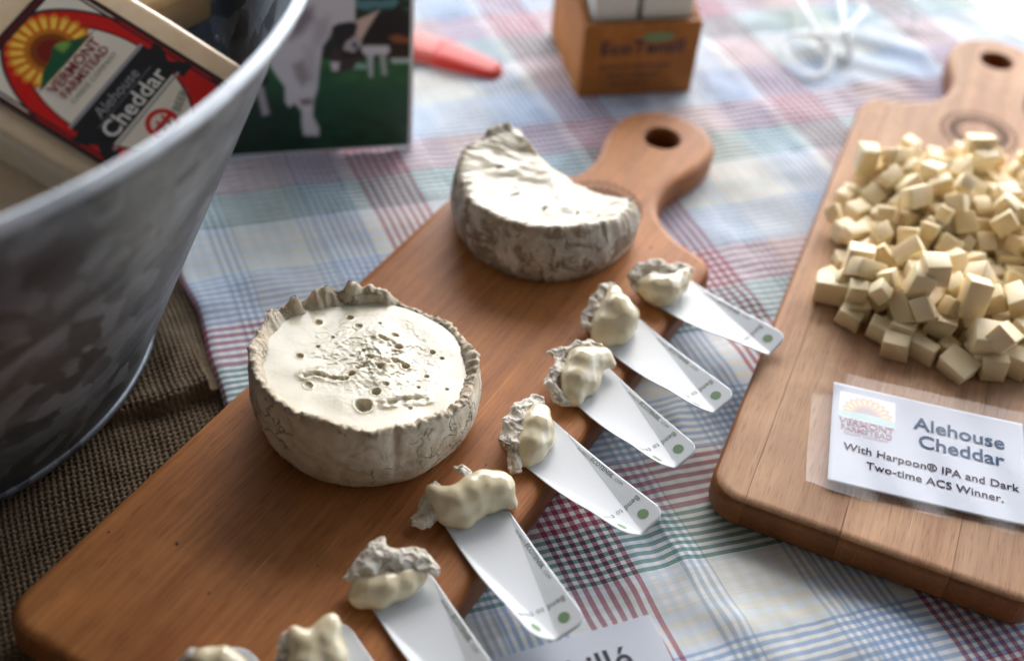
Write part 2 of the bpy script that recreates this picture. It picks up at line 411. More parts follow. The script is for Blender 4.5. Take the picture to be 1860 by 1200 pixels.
for p in pts:
    bm = bmesh.new(); bevel_box(bm, .04, .04, 2.59, p * .985 + Vector((0, 0, 1.295)), .003); from_bm('post', bm, M_blocker, ca)  # corner supports of the added light-blocking fabric

EA = Vector((math.cos(R_(26)), math.sin(R_(26)), 0)); EB = Vector((-EA.y, EA.x, 0))
def TS(p): return p.x * EA.x + p.y * EA.y, p.x * EB.x + p.y * EB.y

tb = empty('trestle_table', (EA * .25 + EB * .45) + Vector((0, 0, -.78)), (0, 0, R_(26)))
tag(tb, 'plain table hidden beneath the plaid cloth and burlap', 'table')
bm = bmesh.new(); bevel_box(bm, 1.0, 1.5, .025, (-.03, .0, .78 - .0445), .003); from_bm('table_top', bm, M_box, tb)
for sx in (-.45, .40):
    for sy in (-.68, .68):
        bm = bmesh.new(); bevel_box(bm, .05, .05, .722, (sx, sy, .361), .003); from_bm('leg', bm, M_box, tb)

# ---------------------------------------------------------------- boards' placing
B1 = (-.2079, .2827, 1.1003); B2 = (.1004, .3877, 1.2345); BW, BL, BC = .1633, .3978, .0815
def bmat(b):
    return Matrix.Translation((b[0], b[1], 0)) @ Matrix.Rotation(b[2] - math.pi / 2, 4, 'Z')
MB1, MB2 = bmat(B1), bmat(B2); IB1, IB2 = MB1.inverted(), MB2.inverted()
def board_dist(p):
    d = 9
    for I in (IB1, IB2):
        q = I @ p; dx = max(-q.x, q.x - BW, 0); dy = max(-q.y, q.y - .40, 0)
        a = math.hypot(dx, dy)
        q2 = Vector((q.x - BC, max(0, abs(q.y - .46) - .03), 0)); b = max(0, q2.length - .036)
        d = min(d, a, b)
    return d

# ---------------------------------------------------------------- tablecloth
def seg_d(p, a, b):
    ab = (b - a).xy; ap = (p - a).xy; k = max(0, min(1, ap.dot(ab) / ab.length_squared))
    return (ap - ab * k).length
RIDGES = []
for (a, b, h, wd) in [((1185, 935), (1250, 1040), .0028, .006), ((1250, 930), (1240, 1000), .0015, .006), ((1340, 1150), (1500, 1120), .0022, .010), ((1420, 1200), (1560, 1160), .002, .009),
                      ((1260, 1090), (1330, 1130), .0018, .008), ((1480, 95), (1700, 160), .004, .012), ((1500, 55), (1720, 115), .004, .012), ((1560, 150), (1690, 185), .003, .009),
                      ((360, 560), (520, 520), .001, .008), ((900, 150), (1100, 110), .0015, .012), ((930, 1130), (990, 1150), .0015, .006), ((1270, 690), (1230, 760), .0018, .007), ((1345, 640), (1310, 745), .0016, .007)]:
    RIDGES.append((G(*a, -T), G(*b, -T), h, wd))
def cloth_z(p):
    d = board_dist(p); k = min(1, max(0, (d - .002) / .02)); k = k * k * (3 - 2 * k)
    z = fbm((p.x, p.y, 0), 24, 3) * .0019 + .0016 * max(0, .25 - abs(fbm((p.x + 7, p.y * .6, 2), 15, 2)) * 2) * 4 * .5
    for a, b, h, wd in RIDGES:
        q = seg_d(p, a, b) / wd
        if q < 3: z += h * math.exp(-q * q)
    z += fbm((p.x + 3, p.y, 1), 70, 2) * .0004
    return -T - .0006 + k * (max(z, -.0012) + .0004)
T0, T1 = .0585, .738
tv = list(np.concatenate([np.array([T0, T0 + .0012]), np.arange(T0 + .004, T1, .0035)])); sv = list(np.arange(-.06, 1.16, .0042))
V = []; UV = []; nt_ = len(tv) + 14
for s in sv:
    wob = .0012 * math.sin(s * 40) + .0009 * math.sin(s * 97 + 1)
    for i in range(nt_):
        if i < len(tv):
            t = tv[i] + wob * max(0, 1 - (tv[i] - T0) / .03); p = EA * t + EB * s; z = cloth_z(p)
            if i == 0: z -= .0035
            if i == 1: z -= .0010
            uvt = tv[i]
        else:                                   # the drop over the table's far edge
            a = (i - len(tv)) * .012; r = .012; th = min(a / r, math.pi / 2)
            t = T1 + r * math.sin(th) + .006 * math.sin(s * 30) * min(1, a / .08); p = EA * t + EB * s
            z = -T - .0006 - r * (1 - math.cos(th)) - max(0, a - r * math.pi / 2); uvt = T1 + a
        V.append((p.x, p.y, z)); UV.append((uvt, s + .09 * (uvt - .25)))
Fc = [(j * nt_ + i, j * nt_ + i + 1, (j + 1) * nt_ + i + 1, (j + 1) * nt_ + i) for j in range(len(sv) - 1) for i in range(nt_ - 1)]
cl = mesh('tablecloth', V, Fc, M_cloth)
uvl = cl.data.uv_layers.new(name='UVMap'); li = np.zeros(len(cl.data.loops), int); cl.data.loops.foreach_get('vertex_index', li)
uvl.data.foreach_set('uv', np.array(UV)[li].ravel())
tag(cl, 'white cotton tablecloth in red, green and blue plaid spread under the boards', 'tablecloth')

# ---------------------------------------------------------------- burlap
TUB = Vector((-.337, .458, 0))
FOLD = [G(150, 775, -.024), G(215, 757, -.024), G(300, 742, -.024), G(400, 708, -.024), G(470, 690, -.024)]
st = .00052; xs = np.arange(-.335, .075, st); ys = np.arange(.205, .605, st); X, Y = np.meshgrid(xs, ys)
fx = np.array([p.x for p in FOLD]); fy = np.array([p.y for p in FOLD])
wx = .0010 * np.sin(Y * 31 + X * 12) + .0006 * np.sin(X * 90 + Y * 60); wy = .0010 * np.sin(X * 37 - Y * 9) + .0006 * np.sin(Y * 80 - X * 50)
yf = np.interp(X, fx, fy) + .0012 * np.sin(X * 260)
d = Y - yf                                                   # > 0: the folded-over upper layer
step = 1 / (1 + np.exp(-np.clip((d - .001) / .0006, -40, 40)))
bulge = np.exp(-((d - .007) / .007) ** 2) * (d > -.002)
base = -.0285 + step * (.0045 + .0042 * bulge)
for (a, b, h, wd) in [((250, 560), (385, 690), .0035, .010), ((300, 640), (330, 720), .002, .007)]:
    A, Bq = G(*a, -.022), G(*b, -.022); ab = np.array([Bq.x - A.x, Bq.y - A.y]); k = np.clip(((X - A.x) * ab[0] + (Y - A.y) * ab[1]) / (ab @ ab), 0, 1)
    q = np.hypot(X - A.x - k * ab[0], Y - A.y - k * ab[1]) / wd; base += h * np.exp(-q * q) * step
base += .0009 * np.sin(X * 55 + Y * 20) * np.cos(Y * 47)
P_ = .0030; a1 = R_(27); Uc = ((X + wx) * math.cos(a1) + (Y + wy) * math.sin(a1)) / P_; Vc = (-(X + wx) * math.sin(a1) + (Y + wy) * math.cos(a1)) / P_
fu, fv = Uc - np.floor(Uc) - .5, Vc - np.floor(Vc) - .5; par = (np.floor(Uc) + np.floor(Vc)) % 2
thick = .30 + .06 * np.sin(Vc * .9 + 3 * np.sin(Uc * .21)); thick2 = .30 + .06 * np.sin(Uc * 1.1 + 3 * np.sin(Vc * .17))
ha = np.sqrt(np.clip(1 - (fu / thick) ** 2, 0, 1)); hb = np.sqrt(np.clip(1 - (fv / thick2) ** 2, 0, 1))
sgn = np.where(par > 0, 1, -1) * np.cos(np.pi * fu) * np.cos(np.pi * fv)
wv = np.maximum(np.where(ha > 0, ha * .55 + .5 * sgn, -1), np.where(hb > 0, hb * .55 - .5 * sgn, -1))
Z = base + wv * .00095
Z = np.minimum(Z, np.where(X * EA.x + Y * EA.y > T0 - .004, -.0228, 1))
q1 = (X - B1[0]) * math.sin(B1[2]) - (Y - B1[1]) * math.cos(B1[2]); q2 = (X - B1[0]) * math.cos(B1[2]) + (Y - B1[1]) * math.sin(B1[2])
under = (q1 > .012) & (q1 < BW - .012) & (q2 > .012)
Z = np.minimum(Z, np.where((q1 > -.004) & (q1 < BW + .004) & (q2 > -.004), -.0197, 1))
rt_ = np.hypot(X - TUB.x, Y - TUB.y); Z = np.minimum(Z, np.where(rt_ < .146, -.0197, 1))
keep = ~under & (rt_ > .128) & ~((X * EA.x + Y * EA.y > T0 + .012)) & ~((Y > .47) & (X < -.30))
nyy, nxx = X.shape; idx = np.arange(nyy * nxx).reshape(nyy, nxx)
km = keep[:-1, :-1] & keep[1:, :-1] & keep[:-1, 1:] & keep[1:, 1:]
quads = np.stack([idx[:-1, :-1][km], idx[:-1, 1:][km], idx[1:, 1:][km], idx[1:, :-1][km]], 1)
used = np.unique(quads); remap = np.full(nyy * nxx, -1); remap[used] = np.arange(len(used)); quads = remap[quads]
co = np.stack([X.ravel()[used], Y.ravel()[used], Z.ravel()[used]], 1)
me = bpy.data.meshes.new('burlap_cloth'); me.vertices.add(len(co)); me.vertices.foreach_set('co', co.ravel().astype(np.float32))
me.loops.add(quads.size); me.loops.foreach_set('vertex_index', quads.ravel().astype(np.int32))
me.polygons.add(len(quads)); me.polygons.foreach_set('loop_start', np.arange(0, quads.size, 4, dtype=np.int32))
me.update(calc_edges=True); me.validate(); me.polygons.foreach_set('use_smooth', np.ones(len(quads), bool)); me.materials.append(M_burlap)
uvl = me.uv_layers.new(name='UVMap'); uvl.data.foreach_set('uv', co[quads.ravel(), :2].ravel().astype(np.float32))
bl_ = link(bpy.data.objects.new('burlap_cloth', me))
tag(bl_, 'coarse brown burlap with a folded edge lying under the metal tub', 'burlap')

# ---------------------------------------------------------------- cutting boards
def crom(P, n):
    out = []
    for i in range(1, len(P) - 2):
        p0, p1, p2, p3 = [np.array(q) for q in P[i - 1:i + 3]]
        for k in range(n):
            t = k / n; out.append(.5 * ((2 * p1) + (-p0 + p2) * t + (2 * p0 - 5 * p1 + 4 * p2 - p3) * t * t + (-p0 + 3 * p1 - 3 * p2 + p3) * t ** 3))
    return out
def board_outline():
    rc = .017; h = BW / 2; R = [(0, 0), (h - rc - .02, 0)]
    R += [(h - rc + rc * math.sin(a), rc - rc * math.cos(a)) for a in np.linspace(0, math.pi / 2, 9)]
    R += [(h, v) for v in np.linspace(.05, .365, 8)]
    cr = crom([(h, .34), (h, .372), (h - .0006, .384), (h - .0055, .3935), (h - .016, .398), (h - .028, .4015), (.0455, .4065), (.036, .414), (.0290, .425), (.0266, .438), (.0275, .450), (.0312, .463), (.0342, .476), (.0347, .490),
              (.0315, .505), (.0225, .5165), (.0105, .5222), (0, .5235), (-.0105, .5222)], 4)
    R += [tuple(p) for p in cr] + [(0, .5235)]
    Lf = [(-x, y) for x, y in reversed(R[1:-1])]
    return [(BC + x, y) for x, y in R + Lf]
def board_bm(rt_top=.006):
    O = board_outline(); n = len(O); nor = []
    for i in range(n):
        a, b = np.array(O[i - 1]), np.array(O[(i + 1) % n]); t = b - a; t = t / np.linalg.norm(t); nor.append((t[1], -t[0]))
    prof = [(.0035, -T), (.0011, -T + .0012), (0, -T + .004), (0, -rt_top)] + [(rt_top * (1 - math.cos(a)), -rt_top * (1 - math.sin(a))) for a in np.linspace(.3, math.pi / 2, 6)] + [(rt_top + .0006, 0)]
    bm = bmesh.new(); rows = []
    for ins, z in prof: rows.append([bm.verts.new((O[i][0] - nor[i][0] * ins, O[i][1] - nor[i][1] * ins, z)) for i in range(n)])
    for r0, r1 in zip(rows, rows[1:]):
        for i in range(n): bm.faces.new((r0[i], r0[(i + 1) % n], r1[(i + 1) % n], r1[i])).smooth = True
    H = (BC - .0005, .4905); m = 28; hr = []
    for r, z in ((.0128, 0), (.0122, -.0006), (.0116, -.0022), (.0116, -T + .002), (.0126, -T)):
        hr.append([bm.verts.new((H[0] + r * math.cos(2 * math.pi * k / m), H[1] + r * math.sin(2 * math.pi * k / m), z)) for k in range(m)])
    for r0, r1 in zip(hr, hr[1:]):
        for i in range(m): bm.faces.new((r0[i], r0[(i + 1) % m], r1[(i + 1) % m], r1[i])).smooth = True
    bm.edges.ensure_lookup_table()
    for la, lb in ((rows[-1], hr[0]), (rows[0], hr[-1])):
        es = [bm.edges.get((l[i], l[(i + 1) % len(l)])) for l in (la, lb) for i in range(len(l))]
        bmesh.ops.triangle_fill(bm, edges=es, use_beauty=True, use_dissolve=False)
    bmesh.ops.recalc_face_normals(bm, faces=bm.faces)
    return bm
def burn_ring(board, cx, cy):
    V = []; Fc = []
    def quad(r0, r1, a0, a1, z=.00012):
        k = len(V)
        for r, a in ((r0, a0), (r1, a0), (r1, a1), (r0, a1)): V.append((cx + r * math.cos(a), cy + r * math.sin(a), z))
        Fc.append((k, k + 1, k + 2, k + 3))
    n = 30
    for i in range(n):                      # scalloped petals of the burnt-in sun
        a = 2 * math.pi * i / n; da = math.pi / n
        for k in range(5):
            b0 = -1 + 2 * k / 5; b1 = b0 + .4; f = lambda b: .0215 + .0034 * math.sqrt(max(0, 1 - b * b))
            j = len(V)
            for b, o in ((b0, 0), (b0, .0016), (b1, .0016), (b1, 0)): r = f(b) + o; V.append((cx + r * math.cos(a + b * da), cy + r * math.sin(a + b * da), .00012))
            Fc.append((j, j + 1, j + 2, j + 3))
        quad(.0150, .0208, a + da - .034, a + da + .034); quad(.0165, .0195, a - .05, a + .05)
    for i in range(64): quad(.0132, .0146, 2 * math.pi * i / 64, 2 * math.pi * (i + 1) / 64)
    mesh('burned_logo', V, Fc, M_burn, board, smooth=False)

b1 = empty('cutting_board', MB1)
tag(b1, 'long warm brown wooden paddle board under the two soft cheeses', 'cutting board', 'wooden paddle boards on the plaid cloth')
def edge_slot(o, m):                    # steeper faces get the darker wood colour, the flat top the lighter
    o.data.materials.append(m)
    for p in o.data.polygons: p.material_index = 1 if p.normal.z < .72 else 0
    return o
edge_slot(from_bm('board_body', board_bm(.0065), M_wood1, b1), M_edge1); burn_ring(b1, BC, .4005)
M_speck = plain('dark_crumb', (.05, .025, .015))
for (x, y, r) in [(198, 966, .0007), (322, 987, .0010), (393, 918, .0005), (379, 1077, .0007), (577, 1026, .0005), (883, 844, .0006), (1183, 450, .0009), (470, 1120, .0004), (940, 640, .0005)]:
    p = IB1 @ G(x, y); V = [(p.x, p.y, r * .6)]
    for a in range(7): q = 2 * math.pi * a / 7; rr = r * random.uniform(.7, 1.2); V.append((p.x + rr * math.cos(q), p.y + rr * math.sin(q), .0001))
    mesh('dark_speck', V, [(0, 1 + a, 1 + (a + 1) % 7) for a in range(7)], M_speck, b1)
b2 = empty('cutting_board', MB2)
tag(b2, 'pale wooden paddle board with visible strips, loaded with cheddar cubes', 'cutting board', 'wooden paddle boards on the plaid cloth')
CUTS = [-.01, .0190, .0655, .1180, .18]
for a, b in zip(CUTS, CUTS[1:]):
    bm = board_bm(.0055)
    for x, nx in ((a + .00012, -1), (b - .00012, 1)):
        bmesh.ops.bisect_plane(bm, geom=bm.verts[:] + bm.edges[:] + bm.faces[:], plane_co=(x, 0, 0), plane_no=(nx, 0, 0), clear_outer=True)
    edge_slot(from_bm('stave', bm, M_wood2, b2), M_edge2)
burn_ring(b2, BC, .385)

# ---------------------------------------------------------------- the opened round of soft cheese
def interp_ang(tab, th):
    a = np.array([q[0] for q in tab] + [tab[0][0] + 360.]); z = np.array([q[1] for q in tab] + [tab[0][1]])
    return np.interp((np.degrees(th) - a[0]) % 360 + a[0], a, z)
CC = Vector((-.069, .4205, 0))
CREST = [(0, .030), (15, .0326), (32, .0263), (43, .0250), (60, .0215), (70, .0212), (78, .0215), (81, .0245), (87, .031), (99, .0345), (108, .0395), (110.5, .034), (114, .0315), (118, .0355), (123, .0380), (128, .0372), (131, .0335), (135.5, .0325), (138, .0388), (141, .0392), (144, .0345),
         (148, .0335), (153, .0378), (158, .0395), (163, .0388), (167, .037), (172, .040), (185, .044), (200, .0465), (220, .0475), (236, .0470), (250, .0475), (261, .0465), (274, .0435), (288, .043), (305, .041), (318, .040), (336, .0355), (350, .031)]
cr = empty('soft_cheese_round', CC); tag(cr, 'whole white-rinded soft cheese with its top cut away and runny middle showing', 'cheese')
def cream_lvl(x, y): return .0310 + .13 * (-.55 * x - .83 * y)
N = 420; KP = np.array([(.0490, 0, 0), (.0518, .03, 0), (.0540, .14, 0), (.0558, .32, 0), (.0566, .50, 0), (.0567, .66, 0), (.0562, .80, 0), (.0555, .90, .08), (.0551, .96, .5), (.0541, 1.0, .9), (.0519, .985, 1), (.0500, .93, .8), (.0484, .84, .3), (.0470, .70, 0)])
kt = np.concatenate([np.linspace(0, 7, 26)[:-1], np.linspace(7, 13, 14)]); prof = [tuple(np.interp(q, range(14), KP[:, c]) for c in range(3)) for q in kt]; kin = [q for q in kt]
rows = []; crust = []
for k, (r, f, c) in enumerate(prof):
    row = []
    for j in range(N):
        th = 2 * math.pi * j / N; zs = interp_ang(CREST, th); zc = zs + max(0, min(1, (kin[k] - 6) / 3)) * (1 - .55 * max(0, 1 - abs(math.degrees(th) - 136) / 36) ** .4) * (.0019 * fbm((math.cos(th), math.sin(th), 2), 13, 5))
        z = f * zc
        if kin[k] >= 11.5: z = min(z, cream_lvl(r * math.cos(th), r * math.sin(th)) - (kin[k] - 11.5) * .003)
        q = (math.cos(th) * 3, math.sin(th) * 3, z * 70)
        rr = r + .0030 * fbm((math.cos(th), math.sin(th), 12), 1.9, 2) * min(1, kin[k] / 8) + (.0012 * fbm(q, .8, 4) + .0004 * fbm(q, 4, 3)) * min(1, .3 + kin[k] / 3)
        if kin[k] > 8: rr += .0034 * max(0, 1 - abs(math.degrees(th) - 134) / 40) ** .5 * min(1, (kin[k] - 8) / 1.5) * (kin[k] < 11.6)
        if 7.5 < kin[k] < 12: rr += .0012 * fbm((math.cos(th), math.sin(th), kin[k] * .14), 18, 4); zr = .0008 * fbm((math.cos(th), math.sin(th), kin[k] * .16 + 4), 24, 4)
        else: zr = 0
        z += zr
        sq = .0018 * math.exp(-((math.degrees(th) - 292) / 2) ** 2) * min(1, max(0, kin[k] - 2) / 4) * (kin[k] < 10.5)       # the split in the front wall
        row.append(((rr - sq) * math.cos(th), (rr - sq) * math.sin(th), z)); crust.append(c)
    rows.append(row)
V, Fc = loft(rows); V.append((0, 0, 0)); Fc += [((j + 1) % N, j, len(V) - 1) for j in range(N)]; crust.append(0)
ro = mesh('rind', V, Fc, M_rind, cr); at = ro.data.attributes.new('crust', 'FLOAT', 'POINT'); at.data.foreach_set('value', crust)
HOLES = [(661, 741, .0043, .0045), (683, 714, .0023, .003), (579, 581, .0020, .002), (635, 568, .0019, .002), (737, 660, .0022, .0035), (639, 681, .0016, .003), (725, 624, .0018, .003), (775, 678, .0013, .002), (786, 627, .0016, .002), (803, 638, .0011, .0015), (651, 585, .0020, .0015),
         (718, 597, .0022, .0016), (544, 651, .0020, .0013), (577, 630, .0012, .0012), (700, 699, .0018, .0012), (745, 742, .0010, .001), (560, 708, .0022, .001), (812, 700, .001, .001), (760, 700, .0009, .001), (604, 610, .001, .001), (690, 575, .001, .001), (660, 634, .0012, .001)]
HP = [((G(x, y, .032) - CC), r, dp) for x, y, r, dp in HOLES]
CRK = [[(555, 690), (575, 684), (600, 690), (625, 692), (640, 681)], [(668, 645), (680, 656), (700, 655), (722, 650), (737, 658)], [(690, 606), (706, 612), (722, 624)], [(705, 735), (740, 725), (770, 722)], [(650, 668), (672, 660), (690, 668)]]
CK = [[(G(x, y, .032) - CC) for x, y in c] for c in CRK]
NG = 250; rows = []
for j in range(NG + 1):
    row = []
    for i in range(NG + 1):
        a_, b_ = 2 * i / NG - 1, 2 * j / NG - 1
        x, y = .0508 * a_ * math.sqrt(1 - b_ * b_ / 2), .0508 * b_ * math.sqrt(1 - a_ * a_ / 2); r = math.hypot(x, y); p = Vector((x, y, 0)); z = cream_lvl(x, y)
        m = math.exp(-((x - .004) ** 2 + (y - .006) ** 2) / (.024 ** 2))
        fl = 2.6 * fbm((x + .002 * fbm((x, y, 9), 300, 2), y, 0), 55, 5) + 6 * x; tr = math.floor(fl) + min(1, (fl - math.floor(fl)) * 5)
        z += m * (.0006 * (tr - 6 * x) + .0005 * fbm((x, y, 0), 120, 4) + .0005 * abs(fbm((x + .3, y, 0), 260, 3))) + .0009 * fbm((x, y, 4), 38, 2) + .0010 * m
        for c, hr, dp in HP:
            d_ = (p - c).xy.length / hr * (1 + .16 * fbm((x * 1.0, y, 11), 200, 2))
            if d_ < 1.6: z += -dp * max(0, 1 - d_ ** 2.6) if d_ < 1 else .00022 * math.exp(-((d_ - 1.1) / .25) ** 2) * min(1, hr / .002)
        for c in CK:
            d_ = min(seg_d(p, a, b) for a, b in zip(c, c[1:]))
            if d_ < .006: g_ = max(0, .55 + 1.1 * fbm((x, y, 6), 170, 3)); d_ = abs(d_ + .0012 * fbm((x, y, 8), 220, 3)); z += g_ * (-.0017 * math.exp(-(d_ / .0009) ** 2) + .0007 * math.exp(-((d_ - .0026) / .0015) ** 2))
        row.append((x, y, z))
    rows.append(row)
V, Fc = loft(rows, closed=False); mesh('runny_middle', V, Fc, M_cream2, cr)

# ---------------------------------------------------------------- the half-eaten cheese behind
hc = Vector((.0128, .581, 0)); he = empty('soft_cheese_half', hc); tag(he, 'grey-brown rinded soft cheese crescent, half eaten, at the handle end of the board', 'cheese')
CR2 = [(118, .036), (122, .042), (134, .042), (139, .041), (141, .0375), (147, .037), (150, .039), (165, .0395), (185, .037), (205, .0355), (243, .037), (273, .0385), (296, .0385), (315, .035), (335, .032), (352, .029), (384, .026)]
P0, P1, P2 = Vector((-.003, .613, 0)) - hc, Vector((.0325, .575, 0)) - hc, Vector((.050, .580, 0)) - hc
N = 260; A0, A1 = R_(114), R_(354)
prof = [(.0500, 0, 0), (.0530, .0012, 0), (.0550, .2, 0), (.0560, .45, 0), (.0552, .68, 0), (.0535, .86, .2), (.0520, .955, .9), (.0505, 1.0, 1), (.0488, .985, .6)]
rows = []; crust = []; prs = []
for j in range(N + 1):
    k = j / N; th = A0 + (A1 - A0) * k; zc = interp_ang(CR2, th) + .0011 * fbm((math.cos(th), math.sin(th), 3), 14, 4)
    bz = P0 * (1 - k) ** 2 + P1 * 2 * k * (1 - k) + P2 * k * k
    bz = bz + Vector((fbm((k, 0, 0), 9, 3), fbm((k, 5, 0), 9, 3), 0)) * .0016
    outer = []
    for i, (r, f, c) in enumerate(prof):
        z = f if i == 1 else f * zc; q = (math.cos(th) * 3, math.sin(th) * 3, z * 70)
        rr = r + .0017 * fbm(q, .9, 4) + .0009 * fbm(q, 4, 3)
        outer.append(Vector((rr * math.cos(th), rr * math.sin(th), z)))
    prs.append((outer, bz, zc))
V, Fc = loft([o for o, _, _ in prs], closed=False); crust = [c for _ in prs for (_, _, c) in prof]
ro = mesh('rind', V, [tuple(reversed(f)) for f in Fc], M_rind2, he); at = ro.data.attributes.new('crust', 'FLOAT', 'POINT'); at.data.foreach_set('value', crust)
rows = []
for j, (o, bz, zc) in enumerate(prs):
    k = j / N; a = o[-1] + Vector((0, 0, .0001)); zi = .0335 - .0075 * k + .004 * math.exp(-((k - .02) / .1) ** 2); row = []
    for i in range(26):
        f = i / 25; p = a.lerp(Vector((bz.x, bz.y, zi)), f); wt = max(0, 1 - f / .14) ** 2; zs = sum(interp_ang(CR2, A0 + (A1 - A0) * max(0, min(1, k + q))) for q in (-.06, -.03, 0, .03, .06)) / 5; p.z = a.z * wt + (zs * (1 - f) + zi * f) * (1 - wt)
        p.z += (.0018 * math.sin(math.pi * f) * fbm((p.x, p.y, 0), 60, 3) + .0006 * abs(fbm((p.x, p.y, 2), 130, 2)) - .0022 * math.sin(math.pi * f) * (1 - f)) * (f > 0)
        for hx, hy, hr in ((933, 348, .0019), (930, 315, .0013), (905, 302, .0012), (1050, 385, .0011), (1088, 384, .0011), (990, 372, .0014)):
            c = G(hx, hy, .035) - hc; d_ = (p - c).xy.length / hr
            if d_ < 1: p.z -= .0035 * (1 - d_ ** 4)
        row.append(p)
    ins = (Vector((bz.x, bz.y, 0)) - Vector((a.x, a.y, 0))).normalized()
    for f in (.3, .6, .85, 1): row.append(Vector((bz.x, bz.y, zi * (1 - f))) + ins * (.006 * f + .002 * fbm((bz.x, bz.y, f * .02), 90, 3)))
    rows.append(row)
V, Fc = loft(rows, closed=False)
V += [tuple(o[0]) for o, _, _ in prs]; mesh('paste', V, [tuple(reversed(f)) for f in Fc], M_cream2, he)
for o_, bz, zc in (prs[0], prs[-1]):           # closing walls at the crescent's two horns
    zi = .031; vv = [tuple(p) for p in o_] + [(bz.x, bz.y, zi * .8), (bz.x, bz.y, 0)]
    mesh('horn_face', vv, [tuple(range(len(vv)))], M_cream2, he, smooth=False)

# ---------------------------------------------------------------- tasting spoons and what they hold
SW = .031
SPOONS = [((1185, 548), (1255, 512), (1397, 650)), ((1103, 636), (1160, 578), (1297, 756)), ((1043, 733), (1108, 670), (1228, 853)), ((955, 848), (1006, 765), (1166, 977)),
          ((808, 955), (926, 930), (1012, 1168)), ((674, 1098), (781, 1043), (880, 1310)), ((560, 1225), (640, 1185), (740, 1420)), ((395, 1275), (450, 1235), (560, 1450))]
PLACE = ['farthest up the board beside the half cheese', 'second from the handle end of the row', 'third from the handle end, under a peaked rind', 'nearest the right side of the whole cheese round', 'in front of the whole round under a smooth cream blob',
         'under a ragged rind sheet, handle cut off below', 'at the bottom edge with two-horned cheese on it', 'last at the bottom left, almost hidden']
def make_spoon(i, near, far, tip):
    a, f, e = G(*near, .0012), G(*far, .0012), G(*tip, .0012); m = (a + f) / 2; x = (e - m); L = x.length; x.normalize(); y = Vector((-x.y, x.x, 0))
    if i >= 5: L = .0735
    M = frame(m, x, y); root = empty('tasting_spoon', M)
    tag(root, 'white folded paper tasting spoon ' + PLACE[i], 'tasting spoon', 'paper tasting spoons along the board edge')
    X0 = -.020; na, nf = R_(40), R_(19)
    bend = .0025 * random.uniform(.6, 1.2)
    def sfun(x_): k = min(1, max(0, (x_ + .002) / (L + .004))); return SW / 2 * (1 - k ** 1.12) + .0004
    def surf(x_, w_, o=0.0):
        s = sfun(x_); k = max(0, x_) / L; ang = (nf if w_ > 0 else na) * min(1, .25 + k * 1.1); aw = abs(w_); sg = 1 if w_ > 0 else -1
        over = max(0, aw - s); yy = sg * (min(aw, s) + over * math.cos(ang)); zz = over * math.sin(ang)
        zz += bend * (k * k) - .0004 * (1 - (min(aw, s) / max(s, 1e-4)) ** 2) * (1 - k)
        nx = -sg * math.sin(ang) if over > 0 else 0; nz = math.cos(ang) if over > 0 else 1
        return Vector((x_, yy + nx * o, zz + .0004 + nz * o))
    nw = 40; rows = []; ws = [SW * (q / nw - .5) for q in range(nw + 1)]; nxn = 60
    for k in range(nxn + 1):
        row = []
        for w_ in ws:
            rc = .0065; over = max(0, abs(w_) - (SW / 2 - rc)); xe = L - rc + math.sqrt(max(0, rc * rc - over * over)) - .10 * abs(w_) * (w_ < 0)
            rs = .012; o2 = max(0, abs(w_) - (SW / 2 - rs)); xs = X0 + rs - math.sqrt(max(0, rs * rs - o2 * o2))
            row.append(surf(xs + (xe - xs) * k / nxn, w_))
        rows.append(row)
    V, Fc = loft(rows, closed=False); b = mesh('paper_blade', V, Fc, M_spoon, root)
    so_ = b.modifiers.new('thickness', 'SOLIDIFY'); so_.thickness = .00045; so_.offset = 1
    # pressed score lines
    V = []; Fc = []
    for sg in (1, -1):
        for k in range(40):
            xa, xb = .004 + (L * .93 - .004) * k / 40, .004 + (L * .93 - .004) * (k + 1) / 40; j = len(V)
            for xq, dw in ((xa, -.00014), (xb, -.00014), (xb, .00014), (xa, .00014)): V.append(surf(xq, sg * sfun(xq) + dw, .00010))
            Fc.append((j, j + 1, j + 2, j + 3))
    mesh('score_line', V, Fc, M_score, root)
    V = []; Fc = []
    for wc in (.0078, -.0078):
        j = len(V); V.append(surf(L - .0078, wc, .00012)); n = 22
        for q in range(n): V.append(surf(L - .0078 + .0027 * math.cos(2 * math.pi * q / n), wc + .0027 * math.sin(2 * math.pi * q / n), .00012))
        Fc += [(j, j + 1 + q, j + 1 + (q + 1) % n) for q in range(n)]
    mesh('green_dot', V, Fc, M_green, root)
    lettering('printed_text', [('Bend to touch', .0042, 0, 0, 0, dict(align='LEFT', shear=.15, space=1.08))], M_grey, root, lambda x_, y_: surf(L - .0175 + y_, .0135 - x_, .00013))
    lettering('maker_text', [('PATENTS', .0021, 0, 0, 0, dict(align='LEFT')), ('ECOTENSIL', .0031, .0092, 0, 0, dict(align='LEFT', bold=.02)), ('.COM', .0022, .0262, 0, 0, dict(align='LEFT'))], M_grey, root,
              lambda x_, y_: surf(.0135 + x_, .0122 + y_, .00013))
    return root
for i, (a, f, e) in enumerate(SPOONS): make_spoon(i, a, f, e)

